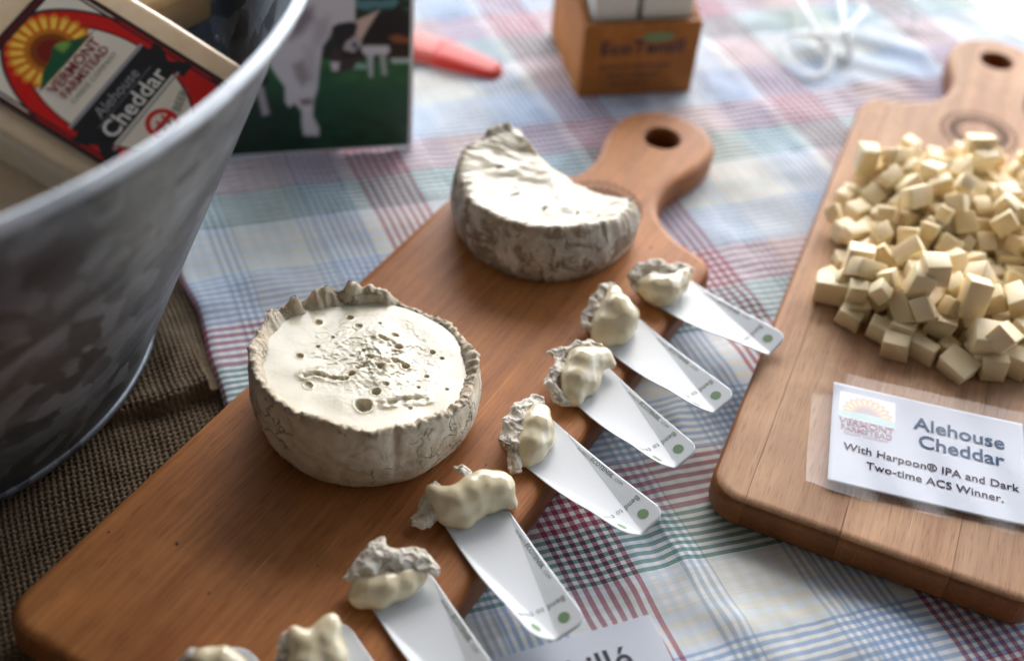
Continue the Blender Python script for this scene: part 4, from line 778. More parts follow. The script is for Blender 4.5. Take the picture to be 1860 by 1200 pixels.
# ---------------------------------------------------------------- cheddar cubes
CUBES = [[-0.0059,-0.1352,0.0059,0.0,0.0,2.2,0.0113,0.0121,0.0117],[0.023,-0.1171,0.0067,-0.17,-0.0,2.49,0.0202,0.011,0.0117],[-0.0519,-0.0882,0.004,-0.0,-0.0,-2.57,0.0094,0.0103,0.0079],[-0.0314,-0.0993,0.0072,0.0,1.4,2.19,0.0123,0.0115,0.0134],[-0.0096,-0.0857,0.0042,0.0,-0.0,1.1,0.0134,0.0096,0.0085],[0.0096,-0.1029,0.0054,0.0,-0.0,2.6,0.0121,0.012,0.0108],[0.0281,-0.0973,0.0047,-0.0,-0.16,2.73,0.0089,0.0096,0.0081],[-0.0434,-0.0777,0.0057,-0.0,0.0,1.98,0.0125,0.0142,0.0113],[-0.0267,-0.0862,0.0051,1.57,-0.0,0.88,0.0089,0.0101,0.0074],[-0.0097,-0.0685,0.0041,-0.0,0.0,1.14,0.0173,0.0091,0.0083],[0.0096,-0.0859,0.005,-1.57,-0.0,2.62,0.0097,0.01,0.0102],[0.0366,-0.0748,0.0047,-1.7,1.57,0.0,0.0093,0.01,0.0101],[0.0513,-0.0795,0.0056,0.0,-0.0,1.48,0.0106,0.0122,0.0112],[-0.0631,-0.0562,0.0045,-1.57,0.0,2.51,0.0094,0.009,0.0103],[-0.045,-0.0498,0.0088,-0.0,0.65,1.17,0.0123,0.0118,0.0127],[-0.0217,-0.0527,0.0054,0.0,0.0,2.01,0.0201,0.0116,0.0108],[-0.0022,-0.0549,0.0053,-0.0,-0.0,2.56,0.0107,0.0117,0.0106],[0.0153,-0.0607,0.0086,-1.57,2.1,-0.88,0.0123,0.013,0.0134],[0.0329,-0.0592,0.0071,0.21,-0.0,1.85,0.0205,0.0123,0.0118],[0.0489,-0.0686,0.0058,1.39,-1.57,0.0,0.0117,0.01,0.0099],[0.0653,-0.0776,0.0041,-0.0,-0.0,1.61,0.0137,0.0084,0.0082],[-0.0585,-0.0361,0.0039,0.0,-0.0,0.36,0.0098,0.0109,0.0078],[-0.0362,-0.037,0.0062,-0.0,0.15,1.51,0.0113,0.0099,0.0108],[-0.0246,-0.0332,0.005,0.0,0.0,-0.12,0.0103,0.0092,0.0101],[-0.0071,-0.0376,0.0065,-0.69,-0.0,-3.07,0.0155,0.0094,0.0091],[0.0145,-0.0387,0.0055,-0.0,0.0,2.72,0.0103,0.0117,0.0111],[0.0383,-0.0364,0.0108,1.88,-0.78,1.08,0.018,0.0101,0.0102],[0.0496,-0.0463,0.0051,-0.0,-0.0,1.82,0.0145,0.0112,0.0102],[0.0707,-0.0643,0.0047,-0.0,0.0,1.66,0.0112,0.012,0.0094],[-0.0789,-0.0394,0.0055,-1.57,0.0,-2.66,0.0149,0.011,0.01],[-0.0392,-0.0242,0.0053,-0.0,-0.0,0.3,0.0105,0.0107,0.0106],[-0.0272,-0.0222,0.0041,0.0,-0.0,-0.13,0.01,0.011,0.0082],[-0.0091,-0.0193,0.0074,-0.8,-0.0,2.74,0.0107,0.0109,0.0102],[0.0196,-0.0217,0.0076,0.0,2.14,2.3,0.012,0.0126,0.0097],[0.0361,-0.0222,0.0101,0.0,-0.83,1.52,0.0168,0.0129,0.0115],[0.0566,-0.0307,0.0053,-0.4,-0.0,0.66,0.012,0.0079,0.0082],[0.0657,-0.0497,0.0061,-0.0,-0.0,-2.97,0.0112,0.0112,0.0121],[-0.0775,-0.0194,0.0055,-0.2,-1.57,0.0,0.011,0.0114,0.0097],[-0.0515,-0.0013,0.0053,-1.57,0.0,1.07,0.0117,0.0106,0.0119],[-0.022,0.0025,0.0062,-2.86,1.57,0.0,0.0123,0.0122,0.011],[-0.0049,0.0007,0.0061,-1.57,-0.49,1.86,0.0097,0.0086,0.0106],[0.0129,-0.0072,0.0052,-0.0,0.0,0.64,0.0202,0.0107,0.0103],[0.0307,0.0053,0.0068,-0.34,0.0,0.29,0.0146,0.0119,0.0102],[0.0475,-0.0039,0.0053,-0.0,-0.0,1.81,0.0107,0.0119,0.0105],[0.0665,-0.0161,0.0054,0.0,0.0,0.56,0.0172,0.011,0.0108],[-0.0607,0.0095,0.0063,0.0,0.0,2.46,0.0126,0.0133,0.0126],[-0.0427,0.0302,0.0038,-0.0,-0.0,0.46,0.0127,0.0086,0.0076],[-0.0241,0.0249,0.01,1.47,-1.57,0.0,0.02,0.0125,0.01],[-0.0078,0.0242,0.006,2.87,1.57,0.0,0.0119,0.0116,0.0097],[0.0092,0.0174,0.0044,-0.0,0.0,0.77,0.0143,0.0122,0.0088],[0.0253,0.0184,0.005,-0.0,-0.31,2.02,0.009,0.0102,0.0076],[0.0425,0.0208,0.0066,-0.0,0.0,2.39,0.0164,0.0129,0.0132],[0.1289,0.0363,0.0062,-0.0,-1.57,-2.57,0.0125,0.0117,0.0116],[-0.0665,0.0332,0.0045,-1.57,0.0,0.29,0.0136,0.0089,0.0083],[-0.0516,0.0384,0.0081,-0.0,0.69,2.28,0.0149,0.009,0.0088],[-0.0215,0.0359,0.0058,0.0,0.0,1.55,0.0111,0.0109,0.0116],[-0.0066,0.035,0.0082,0.0,-0.71,0.14,0.0159,0.0081,0.0079],[0.0066,0.0322,0.0049,0.0,0.0,-0.01,0.0093,0.0089,0.0099],[0.0249,0.0293,0.0108,0.64,0.36,0.66,0.018,0.0122,0.0113],[0.0402,0.0366,0.0047,0.0,-0.0,1.64,0.0101,0.0113,0.0094],[0.074,0.0248,0.005,1.57,-0.0,0.63,0.0174,0.0101,0.0085],[-0.0819,0.0444,0.005,0.0,1.57,-3.13,0.0099,0.009,0.0096],[-0.038,0.0483,0.0056,0.0,0.0,2.99,0.0219,0.0126,0.0112],[-0.0198,0.0464,0.0048,1.42,-1.57,0.0,0.0096,0.0105,0.0086],[-0.0055,0.0443,0.0051,-0.0,0.0,-3.01,0.0147,0.0101,0.0102],[0.014,0.0432,0.0061,-0.0,0.0,1.42,0.0121,0.0136,0.0122],[0.0311,0.0498,0.005,-1.48,1.57,0.0,0.0099,0.0087,0.0082],[0.0485,0.0478,0.0051,1.57,-0.0,1.37,0.0117,0.0102,0.012],[0.0699,0.0506,0.0051,0.0,0.0,1.39,0.0182,0.0097,0.0103],[-0.0635,0.0643,0.0061,-0.0,0.0,3.01,0.0124,0.0139,0.0122],[-0.0427,0.0646,0.0061,0.65,0.0,0.78,0.0097,0.0091,0.0085],[-0.0261,0.0669,0.0059,0.0,-0.0,1.54,0.0111,0.0122,0.0118],[-0.0011,0.0647,0.0048,-0.0,0.0,1.7,0.0154,0.0128,0.0096],[0.0128,0.0595,0.0047,0.0,-0.0,2.88,0.0116,0.0124,0.0095],[0.0319,0.0608,0.0051,0.0,0.0,2.11,0.0097,0.0103,0.0102],[0.0485,0.0715,0.005,1.57,0.0,2.82,0.0092,0.0099,0.0094],[-0.0419,0.0801,0.0041,-1.57,0.0,1.67,0.014,0.0081,0.0075],[-0.0293,0.0819,0.005,-0.0,0.0,1.05,0.0103,0.0091,0.0101],[-0.0042,0.08,0.0049,0.0,0.0,1.42,0.0117,0.011,0.0098],[0.0152,0.0863,0.0056,0.0,0.0,2.05,0.0174,0.0126,0.0113],[0.0316,0.0872,0.0056,0.71,-0.0,1.05,0.0091,0.0085,0.0075],[0.0536,0.0826,0.0062,-0.0,0.0,0.13,0.012,0.0103,0.0124],[-0.0259,0.0967,0.0045,0.0,-0.0,0.28,0.0097,0.0111,0.009],[-0.0011,0.0919,0.0052,1.48,-1.57,0.0,0.0104,0.0112,0.0096],[0.0106,0.1091,0.0058,1.57,0.0,2.46,0.0105,0.0116,0.011],[0.0302,0.1016,0.0058,0.0,-0.0,0.46,0.0163,0.012,0.0115],[-0.0116,-0.1096,0.0049,-0.0,0.0,1.9,0.0106,0.0093,0.0097],[-0.0521,-0.0998,0.0043,-1.56,0.0,1.72,0.0093,0.0086,0.0101],[-0.0298,-0.1211,0.0061,1.57,-1.6,0.6,0.0119,0.0107,0.0114],[0.031,-0.1088,0.0117,-0.51,-0.76,2.72,0.0176,0.011,0.0117],[0.0175,-0.094,0.0057,1.57,-0.25,1.01,0.0088,0.0096,0.0082],[0.044,-0.0929,0.0045,0.0,0.0,2.86,0.0102,0.0087,0.0091],[-0.092,-0.0686,0.0056,-0.0,0.0,-2.92,0.0234,0.0144,0.0112],[-0.0398,-0.0909,0.0145,-0.97,-0.34,0.4,0.0151,0.0102,0.0105],[-0.0177,-0.0963,0.0095,-0.97,-0.46,2.18,0.0149,0.0091,0.0111],[0.0006,-0.0736,0.0062,0.02,-0.22,2.73,0.0113,0.0105,0.0099],[0.0208,-0.0727,0.0047,-1.57,-0.0,-2.51,0.011,0.0094,0.009],[0.044,-0.0499,0.0155,-0.19,-0.51,0.63,0.0112,0.0116,0.0097],[0.0592,-0.0793,0.0167,0.12,0.24,0.39,0.0192,0.0127,0.0116],[-0.0766,-0.0541,0.0063,3.14,0.0,-0.82,0.0118,0.0119,0.0127],[-0.0208,-0.0712,0.0047,0.0,0.0,1.15,0.0102,0.0089,0.0095],[-0.0215,-0.0594,0.0155,0.0,-0.0,2.82,0.0177,0.0125,0.0094],[-0.0068,-0.0633,0.0154,0.01,-0.1,1.18,0.0184,0.0114,0.0101],[0.0099,-0.0496,0.0126,0.77,-0.53,2.26,0.0119,0.0113,0.0099],[0.0604,-0.0609,0.0165,1.59,-0.91,0.62,0.0159,0.0109,0.0108],[0.0875,-0.0576,0.0058,1.62,0.03,-0.03,0.0095,0.0108,0.0099],[-0.0528,-0.0223,0.0047,-0.0,0.0,2.13,0.01,0.0088,0.0095],[-0.034,-0.0333,0.0157,0.24,-1.42,1.51,0.0091,0.0105,0.0088],[-0.0435,-0.013,0.013,0.23,-0.82,1.87,0.0125,0.012,0.0124],[-0.0119,-0.0283,0.0134,-0.8,-0.03,2.72,0.0107,0.0105,0.0115],[-0.0006,-0.0424,0.0146,-1.03,-0.45,0.69,0.0112,0.01,0.0097],[0.0537,-0.0161,0.0191,2.33,-0.63,0.22,0.0182,0.011,0.0112],[0.0659,-0.0366,0.005,1.57,-0.0,0.68,0.0093,0.01,0.0084],[-0.0989,-0.0296,0.0055,-1.57,0.0,2.93,0.0123,0.011,0.0114],[-0.0634,-0.0135,0.0072,1.57,-1.73,-0.78,0.0126,0.0119,0.0133],[-0.023,-0.0113,0.0117,-1.03,0.06,2.89,0.0186,0.012,0.0121],[-0.0033,-0.0088,0.0108,0.45,-0.64,1.17,0.0107,0.0095,0.0092],[0.0254,-0.0097,0.0053,-1.57,1.48,0.6,0.0097,0.0091,0.0078],[0.0608,0.0028,0.0053,1.57,0.0,-0.23,0.0103,0.0106,0.0106],[0.0491,-0.0203,0.0037,-0.0,-0.0,2.38,0.0089,0.0096,0.0074],[-0.1109,0.0334,0.006,1.57,-1.56,-0.41,0.0119,0.0123,0.0125],[-0.0449,0.0063,0.013,1.4,0.48,2.56,0.0146,0.0084,0.0087],[-0.0219,0.014,0.0073,-0.0,-0.45,-0.17,0.0104,0.0093,0.0112],[-0.0105,0.0118,0.01,0.91,0.03,1.39,0.0106,0.0115,0.0107],[0.0141,0.0074,0.0127,1.64,2.19,-0.85,0.0114,0.012,0.0122],[0.032,0.0127,0.0151,-0.27,-0.22,-0.38,0.0096,0.0097,0.0101],[0.0865,-0.0176,0.0081,1.57,1.47,1.02,0.0153,0.0092,0.0078],[-0.0792,0.0347,0.0038,1.57,-0.0,1.72,0.0088,0.0077,0.0087],[-0.0395,0.0206,0.0046,-1.57,0.0,0.79,0.0095,0.0093,0.0088],[-0.0155,0.0349,0.0175,1.57,0.01,2.17,0.0115,0.0118,0.0095],[-0.0083,0.0226,0.0166,1.57,0.0,1.21,0.0093,0.0093,0.0077],[0.0103,0.0202,0.0157,-0.48,0.2,0.71,0.016,0.0088,0.0088],[0.0348,0.0266,0.018,-0.3,0.07,1.03,0.0138,0.0088,0.01],[0.0593,0.0168,0.0136,1.01,-0.1,1.39,0.0166,0.0114,0.0123],[-0.064,0.0505,0.0057,0.0,-0.0,3.07,0.0122,0.0124,0.0114],[-0.0238,0.0429,0.0167,-0.72,-1.35,1.35,0.01,0.0096,0.0098],[-0.0117,0.0541,0.0129,-0.54,0.66,0.75,0.0124,0.0108,0.0102],[0.0082,0.0341,0.0176,-0.13,-0.17,2.09,0.0116,0.0116,0.0122],[0.0206,0.0408,0.0168,-0.45,1.57,-0.21,0.0092,0.0103,0.0084],[0.0382,0.0478,0.0157,0.0,-0.0,1.44,0.0166,0.0126,0.0111],[0.0582,0.0366,0.0104,0.0,0.72,-2.67,0.0202,0.0111,0.01],[-0.0829,0.06,0.0057,-1.56,0.0,1.61,0.0119,0.0112,0.0107],[-0.0373,0.0584,0.0129,-0.59,0.56,2.65,0.009,0.0082,0.0099],[-0.0243,0.0731,0.016,-0.25,0.41,0.97,0.0191,0.0093,0.0082],[0.0006,0.0638,0.0138,0.0,-0.0,2.2,0.0099,0.0086,0.0084],[0.0144,0.0541,0.0169,-0.17,0.13,0.48,0.0117,0.0132,0.0113],[0.0439,0.0614,0.0099,2.27,-0.2,-0.15,0.0091,0.0084,0.0083],[0.0596,0.064,0.0052,-1.57,-0.0,-0.17,0.0101,0.0105,0.0106],[-0.0535,0.0788,0.0046,-1.57,0.0,0.1,0.01,0.0092,0.0086],[-0.0431,0.0843,0.0145,-1.52,-0.09,2.78,0.0112,0.0119,0.0114],[0.0074,0.0748,0.013,-0.86,0.1,2.14,0.011,0.0096,0.0112],[0.0244,0.0874,0.0158,-0.2,0.62,0.14,0.0114,0.0108,0.0101],[0.0375,0.0748,0.0052,-1.57,0.0,2.34,0.0092,0.0104,0.0074],[-0.0418,0.0968,0.0046,0.0,-1.57,1.45,0.0091,0.0087,0.0092],[0.0096,0.0986,0.0148,-0.45,2.71,0.28,0.0107,0.0107,0.0091],[0.0263,0.1022,0.016,-0.0,-0.0,-3.1,0.009,0.009,0.009],[0.0176,-0.1629,0.0062,1.57,0.0,0.0,0.0194,0.0124,0.0118],[0.0131,-0.1334,0.0065,-1.54,0.01,0.47,0.0117,0.0126,0.011],[-0.0058,-0.1214,0.0046,-1.34,1.57,0.0,0.0091,0.0099,0.0091],[-0.006,-0.0959,0.0167,1.06,-2.46,0.37,0.0197,0.0138,0.0132],[0.0254,-0.0839,0.0102,1.78,0.73,0.94,0.0115,0.0119,0.0122],[0.0536,-0.1119,0.006,0.0,-0.0,1.55,0.0179,0.0119,0.012],[-0.0525,-0.0652,0.0105,1.26,-2.62,0.17,0.0161,0.0124,0.0104],[-0.0437,-0.0629,0.0224,0.7,-2.75,0.52,0.0211,0.012,0.011],[-0.02,-0.0541,0.0249,0.0,0.0,1.99,0.0092,0.0091,0.0095],[-0.0089,-0.0481,0.0245,0.43,0.45,3.04,0.0088,0.0082,0.0097],[0.0248,-0.0534,0.0205,-0.04,1.03,0.27,0.0124,0.0111,0.0136],[0.071,-0.0996,0.0056,0.0,-0.0,1.26,0.0126,0.0125,0.0112],[-0.0481,-0.0344,0.0136,-1.16,0.55,-0.03,0.0109,0.0115,0.0109],[-0.0367,-0.0445,0.0187,-1.02,-0.6,2.78,0.0183,0.0109,0.01],[-0.0189,-0.0382,0.0182,-0.71,-0.41,2.12,0.0204,0.0104,0.0113],[0.008,-0.0324,0.0142,-0.08,0.3,2.46,0.0096,0.0089,0.0079],[0.0274,-0.0399,0.0147,2.62,0.57,0.2,0.0093,0.0106,0.0099],[0.0644,-0.0383,0.0167,-1.57,-0.0,0.29,0.0212,0.0134,0.0103],[-0.0568,-0.0218,0.0139,0.0,-0.0,-2.35,0.015,0.0097,0.0088],[-0.0731,-0.0048,0.0117,2.29,0.57,1.22,0.0092,0.0083,0.0094],[-0.0317,0.0023,0.0174,1.26,-0.11,-0.42,0.0093,0.008,0.01],[-0.0051,-0.015,0.0192,0.42,-0.67,1.26,0.0123,0.0139,0.01],[0.0106,-0.0191,0.0161,-0.05,0.56,2.21,0.0108,0.0108,0.0109],[0.1085,-0.0024,0.006,-0.28,1.57,0.0,0.012,0.0127,0.0103],[-0.0804,-0.008,0.004,3.14,-0.0,-0.02,0.0089,0.0093,0.0081],[-0.0346,0.0019,0.0058,1.57,0.0,1.35,0.0111,0.0116,0.0099],[-0.0162,-0.0013,0.0194,0.06,0.43,1.35,0.0117,0.0111,0.0103],[0.0045,0.0001,0.0138,0.53,-0.42,1.33,0.0091,0.008,0.0089],[0.0356,-0.0065,0.0076,1.47,0.55,1.84,0.0107,0.0103,0.011],[0.0589,-0.0079,0.0123,1.06,0.61,1.34,0.0111,0.0098,0.0093],[0.0802,-0.0067,0.0056,1.57,0.14,2.31,0.0093,0.0101,0.0081],[-0.0786,0.0073,0.0065,-3.14,0.0,-1.32,0.0127,0.0117,0.013],[-0.039,0.0146,0.0153,2.29,-1.2,-1.13,0.0112,0.0112,0.0112],[-0.0157,0.0128,0.0203,1.0,-0.18,1.1,0.0102,0.0108,0.0102],[0.0006,0.0083,0.0218,-0.89,-0.23,0.37,0.0124,0.0106,0.0119],[0.0222,0.0158,0.0246,-0.67,-0.41,-1.62,0.0115,0.0119,0.0126],[0.0736,0.0178,0.0162,-1.6,-0.87,-1.15,0.0096,0.0109,0.0091],[0.0738,0.0084,0.0054,-0.0,0.0,1.95,0.0123,0.013,0.0108],[-0.0708,0.0194,0.0061,-1.36,-1.57,1.07,0.0122,0.0086,0.0093],[-0.0348,0.0345,0.0119,0.5,-1.04,0.46,0.0101,0.0103,0.0096],[-0.0077,0.0417,0.0207,1.35,-2.35,-0.8,0.0123,0.0135,0.0098],[0.0207,0.0296,0.0275,1.47,0.42,-0.17,0.0116,0.0115,0.0103],[0.0345,0.0294,0.0275,-0.95,-1.26,2.39,0.0096,0.0102,0.0088],[0.0513,0.0493,0.0155,0.66,-1.58,2.09,0.0105,0.0118,0.0089],[-0.0654,0.0479,0.0209,-2.76,-1.57,0.0,0.0189,0.0139,0.0122],[-0.0541,0.0569,0.0146,0.55,-0.18,1.72,0.0156,0.0092,0.0084],[-0.0158,0.0649,0.0185,0.94,-0.77,1.53,0.0126,0.0142,0.0109],[0.0027,0.0503,0.0173,0.5,0.25,0.29,0.0103,0.0115,0.0104],[0.0201,0.0436,0.0267,2.3,-1.57,-0.18,0.0107,0.0119,0.0116],[0.1323,0.0663,0.0064,-1.57,0.0,-2.85,0.0213,0.0128,0.0123],[-0.048,0.0716,0.0129,1.21,-2.58,-0.05,0.0091,0.0087,0.0095],[-0.03,0.1352,0.0044,-1.58,0.0,0.04,0.0172,0.0086,0.0094],[0.0196,0.0696,0.0137,1.2,0.03,2.47,0.0103,0.01,0.0111],[0.0241,0.0732,0.0058,-0.37,-0.0,2.38,0.0097,0.009,0.0089],[-0.0102,0.1454,0.0039,-0.01,0.0,1.05,0.0094,0.0091,0.0077],[0.0293,0.0977,0.0254,0.18,0.04,1.41,0.0149,0.0096,0.009],[-0.0048,-0.1228,0.0151,-0.34,-0.0,0.03,0.01,0.0099,0.0092],[-0.0323,-0.07,0.0109,-1.03,0.58,-2.74,0.0098,0.011,0.0083],[0.003,-0.1138,0.0051,-2.48,-1.46,-0.74,0.009,0.008,0.0091],[0.0402,-0.1021,0.0161,2.11,-2.0,0.2,0.0128,0.0132,0.0137],[-0.0727,-0.0818,0.0065,-1.57,-0.0,1.61,0.0125,0.0131,0.0102],[-0.0318,-0.0691,0.0255,1.86,-2.22,-0.51,0.0108,0.0094,0.0091],[0.0046,-0.0681,0.0179,-0.45,-0.86,1.25,0.0107,0.0098,0.011],[0.037,-0.0509,0.024,1.03,0.03,1.87,0.0182,0.0122,0.0111],[0.0612,-0.0269,0.0159,1.5,1.55,0.62,0.0103,0.0102,0.01],[-0.0704,-0.0649,0.0061,-1.57,0.0,2.31,0.012,0.0123,0.0104],[-0.0427,-0.0247,0.0213,-0.56,1.16,1.72,0.0099,0.01,0.0108],[-0.0252,-0.0428,0.0276,0.35,-0.74,0.48,0.0167,0.0115,0.0125],[0.0453,0.0035,0.0192,-1.84,-0.07,2.07,0.0197,0.0136,0.0108],[0.1241,-0.0115,0.0057,1.57,0.0,1.53,0.01,0.0112,0.0109],[-0.0962,-0.0159,0.0063,-1.57,0.0,2.61,0.0118,0.0125,0.0121],[-0.0423,-0.0071,0.0227,-0.34,0.68,1.36,0.0138,0.0117,0.009],[-0.0183,-0.0117,0.0239,-1.14,3.1,-0.21,0.0104,0.009,0.0113],[0.0724,0.0032,0.0149,0.0,-0.0,0.25,0.0164,0.0103,0.0081],[0.09,0.0054,0.0069,3.14,-0.0,0.15,0.0128,0.0114,0.0138],[-0.1037,0.0444,0.0061,1.57,-0.0,-1.98,0.0111,0.0122,0.0105],[-0.0348,0.0245,0.0245,0.61,-0.68,-0.94,0.0128,0.0138,0.0126],[-0.0066,0.0142,0.0293,0.74,0.59,-3.13,0.0114,0.013,0.0112],[0.0996,0.0415,0.0069,0.15,-3.14,0.51,0.019,0.0127,0.0121],[0.0841,0.0195,0.0045,1.57,0.0,0.83,0.0104,0.0089,0.0089],[-0.0906,0.0888,0.0058,-0.0,0.0,0.64,0.0174,0.0122,0.0116],[-0.0256,0.039,0.0294,-1.71,0.05,1.14,0.0116,0.0128,0.0114],[-0.0046,0.0294,0.0257,0.73,0.83,2.17,0.0102,0.0108,0.009],[0.0401,0.0465,0.0266,-1.57,-0.0,1.16,0.01,0.0106,0.0083],[0.0837,0.0684,0.0045,-1.57,0.0,-0.62,0.0179,0.009,0.008],[-0.0546,0.0974,0.0038,-0.05,0.0,-0.26,0.0156,0.0091,0.0072],[-0.0088,0.0584,0.0244,-0.5,-0.5,1.32,0.0098,0.0109,0.0088],[0.0021,0.0751,0.0261,-3.11,0.0,-0.74,0.0113,0.0129,0.0113],[0.0262,0.0571,0.0204,0.98,0.93,1.64,0.0104,0.0103,0.0084],[0.0595,0.0734,0.0145,0.22,0.35,1.71,0.0104,0.0107,0.0092],[-0.0397,0.0682,0.0175,0.56,-0.35,1.39,0.0108,0.0092,0.009],[0.0324,0.0776,0.0184,-0.96,-0.4,-2.8,0.014,0.0084,0.0098],[0.0314,0.0666,0.0165,0.85,-0.06,-0.23,0.009,0.0092,0.0086],[-0.0236,-0.1314,0.0047,-1.57,-0.01,-2.52,0.0107,0.0092,0.0106],[-0.0675,-0.0973,0.0052,-1.57,-0.0,1.72,0.0114,0.0104,0.012],[-0.02,-0.0784,0.0162,-0.75,-0.49,2.21,0.0194,0.0112,0.0102],[0.0046,-0.0544,0.0238,-1.54,0.95,0.56,0.0102,0.0094,0.0105],[-0.0339,-0.08,0.0242,-0.12,0.91,3.09,0.0095,0.0092,0.0093],[-0.0279,-0.0226,0.024,0.5,0.33,3.11,0.0117,0.0113,0.01],[0.0153,-0.0417,0.0243,0.61,0.9,0.43,0.0184,0.0111,0.0119],[0.0815,-0.0346,0.0055,-0.0,-0.0,1.62,0.0155,0.0115,0.011],[-0.03,0.0105,0.0287,2.21,-0.09,-2.21,0.0201,0.0125,0.0091],[-0.0124,0.0014,0.0284,-0.04,2.01,1.2,0.0092,0.0088,0.0093],[0.0007,-0.0279,0.021,1.28,-2.04,-0.51,0.0107,0.0096,0.0108],[0.0922,-0.0069,0.0043,1.57,-0.0,2.72,0.009,0.0086,0.0096],[-0.0547,0.023,0.0117,0.49,0.17,-0.51,0.0127,0.0123,0.0104],[-0.0185,0.0286,0.0294,1.39,-0.43,0.46,0.0131,0.0104,0.0078],[-0.0067,0.0253,0.0373,-0.99,0.33,-0.0,0.0093,0.0101,0.01],[0.1109,0.0188,0.0062,-1.57,1.58,1.31,0.0124,0.0116,0.0126],[-0.0477,0.0543,0.0246,1.1,0.3,0.93,0.0187,0.011,0.0114],[-0.0274,0.0553,0.0181,0.73,0.82,2.98,0.011,0.0101,0.0092],[-0.0041,0.0805,0.0153,-1.55,-0.04,0.86,0.0188,0.0104,0.0104],[0.0956,0.025,0.006,0.0,0.0,1.9,0.011,0.0099,0.0119],[-0.0757,0.0828,0.0074,1.78,-0.02,1.19,0.0185,0.0126,0.0101],[-0.0159,0.0881,0.0113,-0.73,2.95,0.87,0.0111,0.0125,0.0115],[-0.0098,0.113,0.0047,0.0,0.01,-2.69,0.0113,0.0115,0.0092],[-0.009,-0.0797,0.0206,0.73,0.63,1.21,0.0115,0.0126,0.0108],[-0.0455,-0.0763,0.0168,-1.78,1.57,0.0,0.011,0.011,0.0098],[0.0225,-0.0292,0.0128,-0.53,0.41,0.45,0.0128,0.0079,0.0083],[0.0441,-0.0653,0.0175,-1.52,0.05,0.73,0.0123,0.0106,0.0087],[-0.1097,-0.1893,0.0051,-1.55,0.0,2.22,0.0205,0.01,0.0107],[0.0718,-0.0145,0.0165,1.57,-0.0,2.77,0.0116,0.0114,0.0107],[0.1005,-0.0402,0.0051,-1.57,-0.01,2.43,0.0117,0.0102,0.0127],[-0.0481,0.0338,0.0211,-1.15,-0.16,1.06,0.0154,0.0112,0.0106],[0.0342,-0.0819,0.0206,-1.24,0.42,1.23,0.0201,0.0125,0.0122],[0.0996,-0.0108,0.0145,0.9,-2.42,0.28,0.012,0.012,0.0128],[-0.037,0.0444,0.0234,-0.36,0.66,2.56,0.0108,0.0113,0.0113],[-0.0318,0.1147,0.0058,-3.12,0.0,0.21,0.0181,0.0118,0.0113],[0.0905,0.0763,0.006,-1.08,1.57,0.0,0.012,0.0118,0.0101],[-0.0235,0.158,0.0054,-1.56,0.0,0.68,0.0099,0.0108,0.0107]]
HG = 'cheddar cubes heaped on the right-hand board'
protos = []
for k in range(7):
    bm = bmesh.new(); bevel_box(bm, 1, 1, 1, r=.06, seg=2, jitter=.075)
    o = from_bm('cheese_cube', bm, M_ched, None, True); protos.append(o.data); bpy.data.objects.remove(o)
def cube(M, dims, label):
    o = bpy.data.objects.new('cheese_cube', random.choice(protos)); col.objects.link(o)
    o.matrix_world = M @ Matrix.Diagonal((*[.95 * d_ for d_ in dims], 1)); tag(o, label, 'cheese cube', HG); return o
from mathutils import Euler
for (x, y, z, a, b, c, dx, dy, dz) in CUBES:
    x += .0835; y += .2365
    if not (.010 < x < .157) or y < .148 - .25 * max(0, .05 - x) * -1 or (((x - .085) / .080) ** 2 + ((y - .24) / .116) ** 2 > 1): continue
    lab = ('cheddar cube along the left edge of the heap on the right board' if x < .042 else 'cheddar cube at the far end of the heap, towards the board handle' if y > .305 else 'cheddar cube on the right flank of the heap, by the photo edge' if x > .128 else
           'cheddar cube low on the near slope of the heap, facing the label card' if y < .180 else 'cheddar cube resting on the upper layer of the heap' if z > .021 else 'cheddar cube in the middle of the heap, hemmed in by others')
    cube(MB2 @ Matrix.Translation((x, y, z)) @ Euler((a, b, c)).to_matrix().to_4x4(), (dx, dy, dz), lab)
HAND = [((1603, 602), .0055, (.017, .010, .010), -38, 'thin cheddar cube at the near left tip of the heap'), ((1628, 628), .0055, (.015, .013, .011), -32, 'cheddar cube lying flat just behind the label card, left of its neighbours'),
        ((1640, 598), .009, (.013, .011, .010), -35, 'small cheddar cube leaning on the front cubes of the heap'), ((1676, 634), .005, (.017, .010, .010), -48, 'narrow cheddar cube second from the left at the front of the heap'),
        ((1708, 590), .012, (.0155, .012, .011), -30, 'cheddar cube tilted on the front slope of the heap'), ((1738, 664), .005, (.018, .016, .010), -55, 'broad flat cheddar piece nearest the label card'),
        ((1803, 662), .007, (.014, .013, .014), -8, 'square cheddar cube at the very front right of the heap'), ((1795, 612), .018, (.018, .018, .012), -12, 'cheddar slab standing on the front right cubes'), ((1795, 640), .010, (.016, .016, .008), -14, 'thin cheddar slab in the front right stack'),
        ((1842, 655), .007, (.018, .013, .014), -40, 'cheddar cube at the front right by the photo edge'), ((1510, 525), .0075, (.019, .014, .015), -25, 'big cheddar cube at the far left foot of the heap'), ((1590, 515), .012, (.024, .012, .012), 25, 'long cheddar stick lying across the left slope'),
        ((1665, 522), .026, (.013, .013, .026), -20, 'long cheddar bar sliding down the middle of the heap'), ((1700, 490), .038, (.0145, .014, .014), -12, 'pale cheddar cube perched on top in the middle of the heap'), ((1768, 540), .028, (.014, .012, .023), -14, 'tall cheddar bar standing on end right of the middle'),
        ((1780, 262), .030, (.017, .013, .011), -10, 'cheddar cube perched highest at the far end of the heap'), ((1560, 475), .020, (.015, .017, .019), -20, 'upright cheddar block on the left side of the heap'), ((1545, 575), .005, (.014, .012, .009), -40, 'small low cheddar piece at the left foot')]
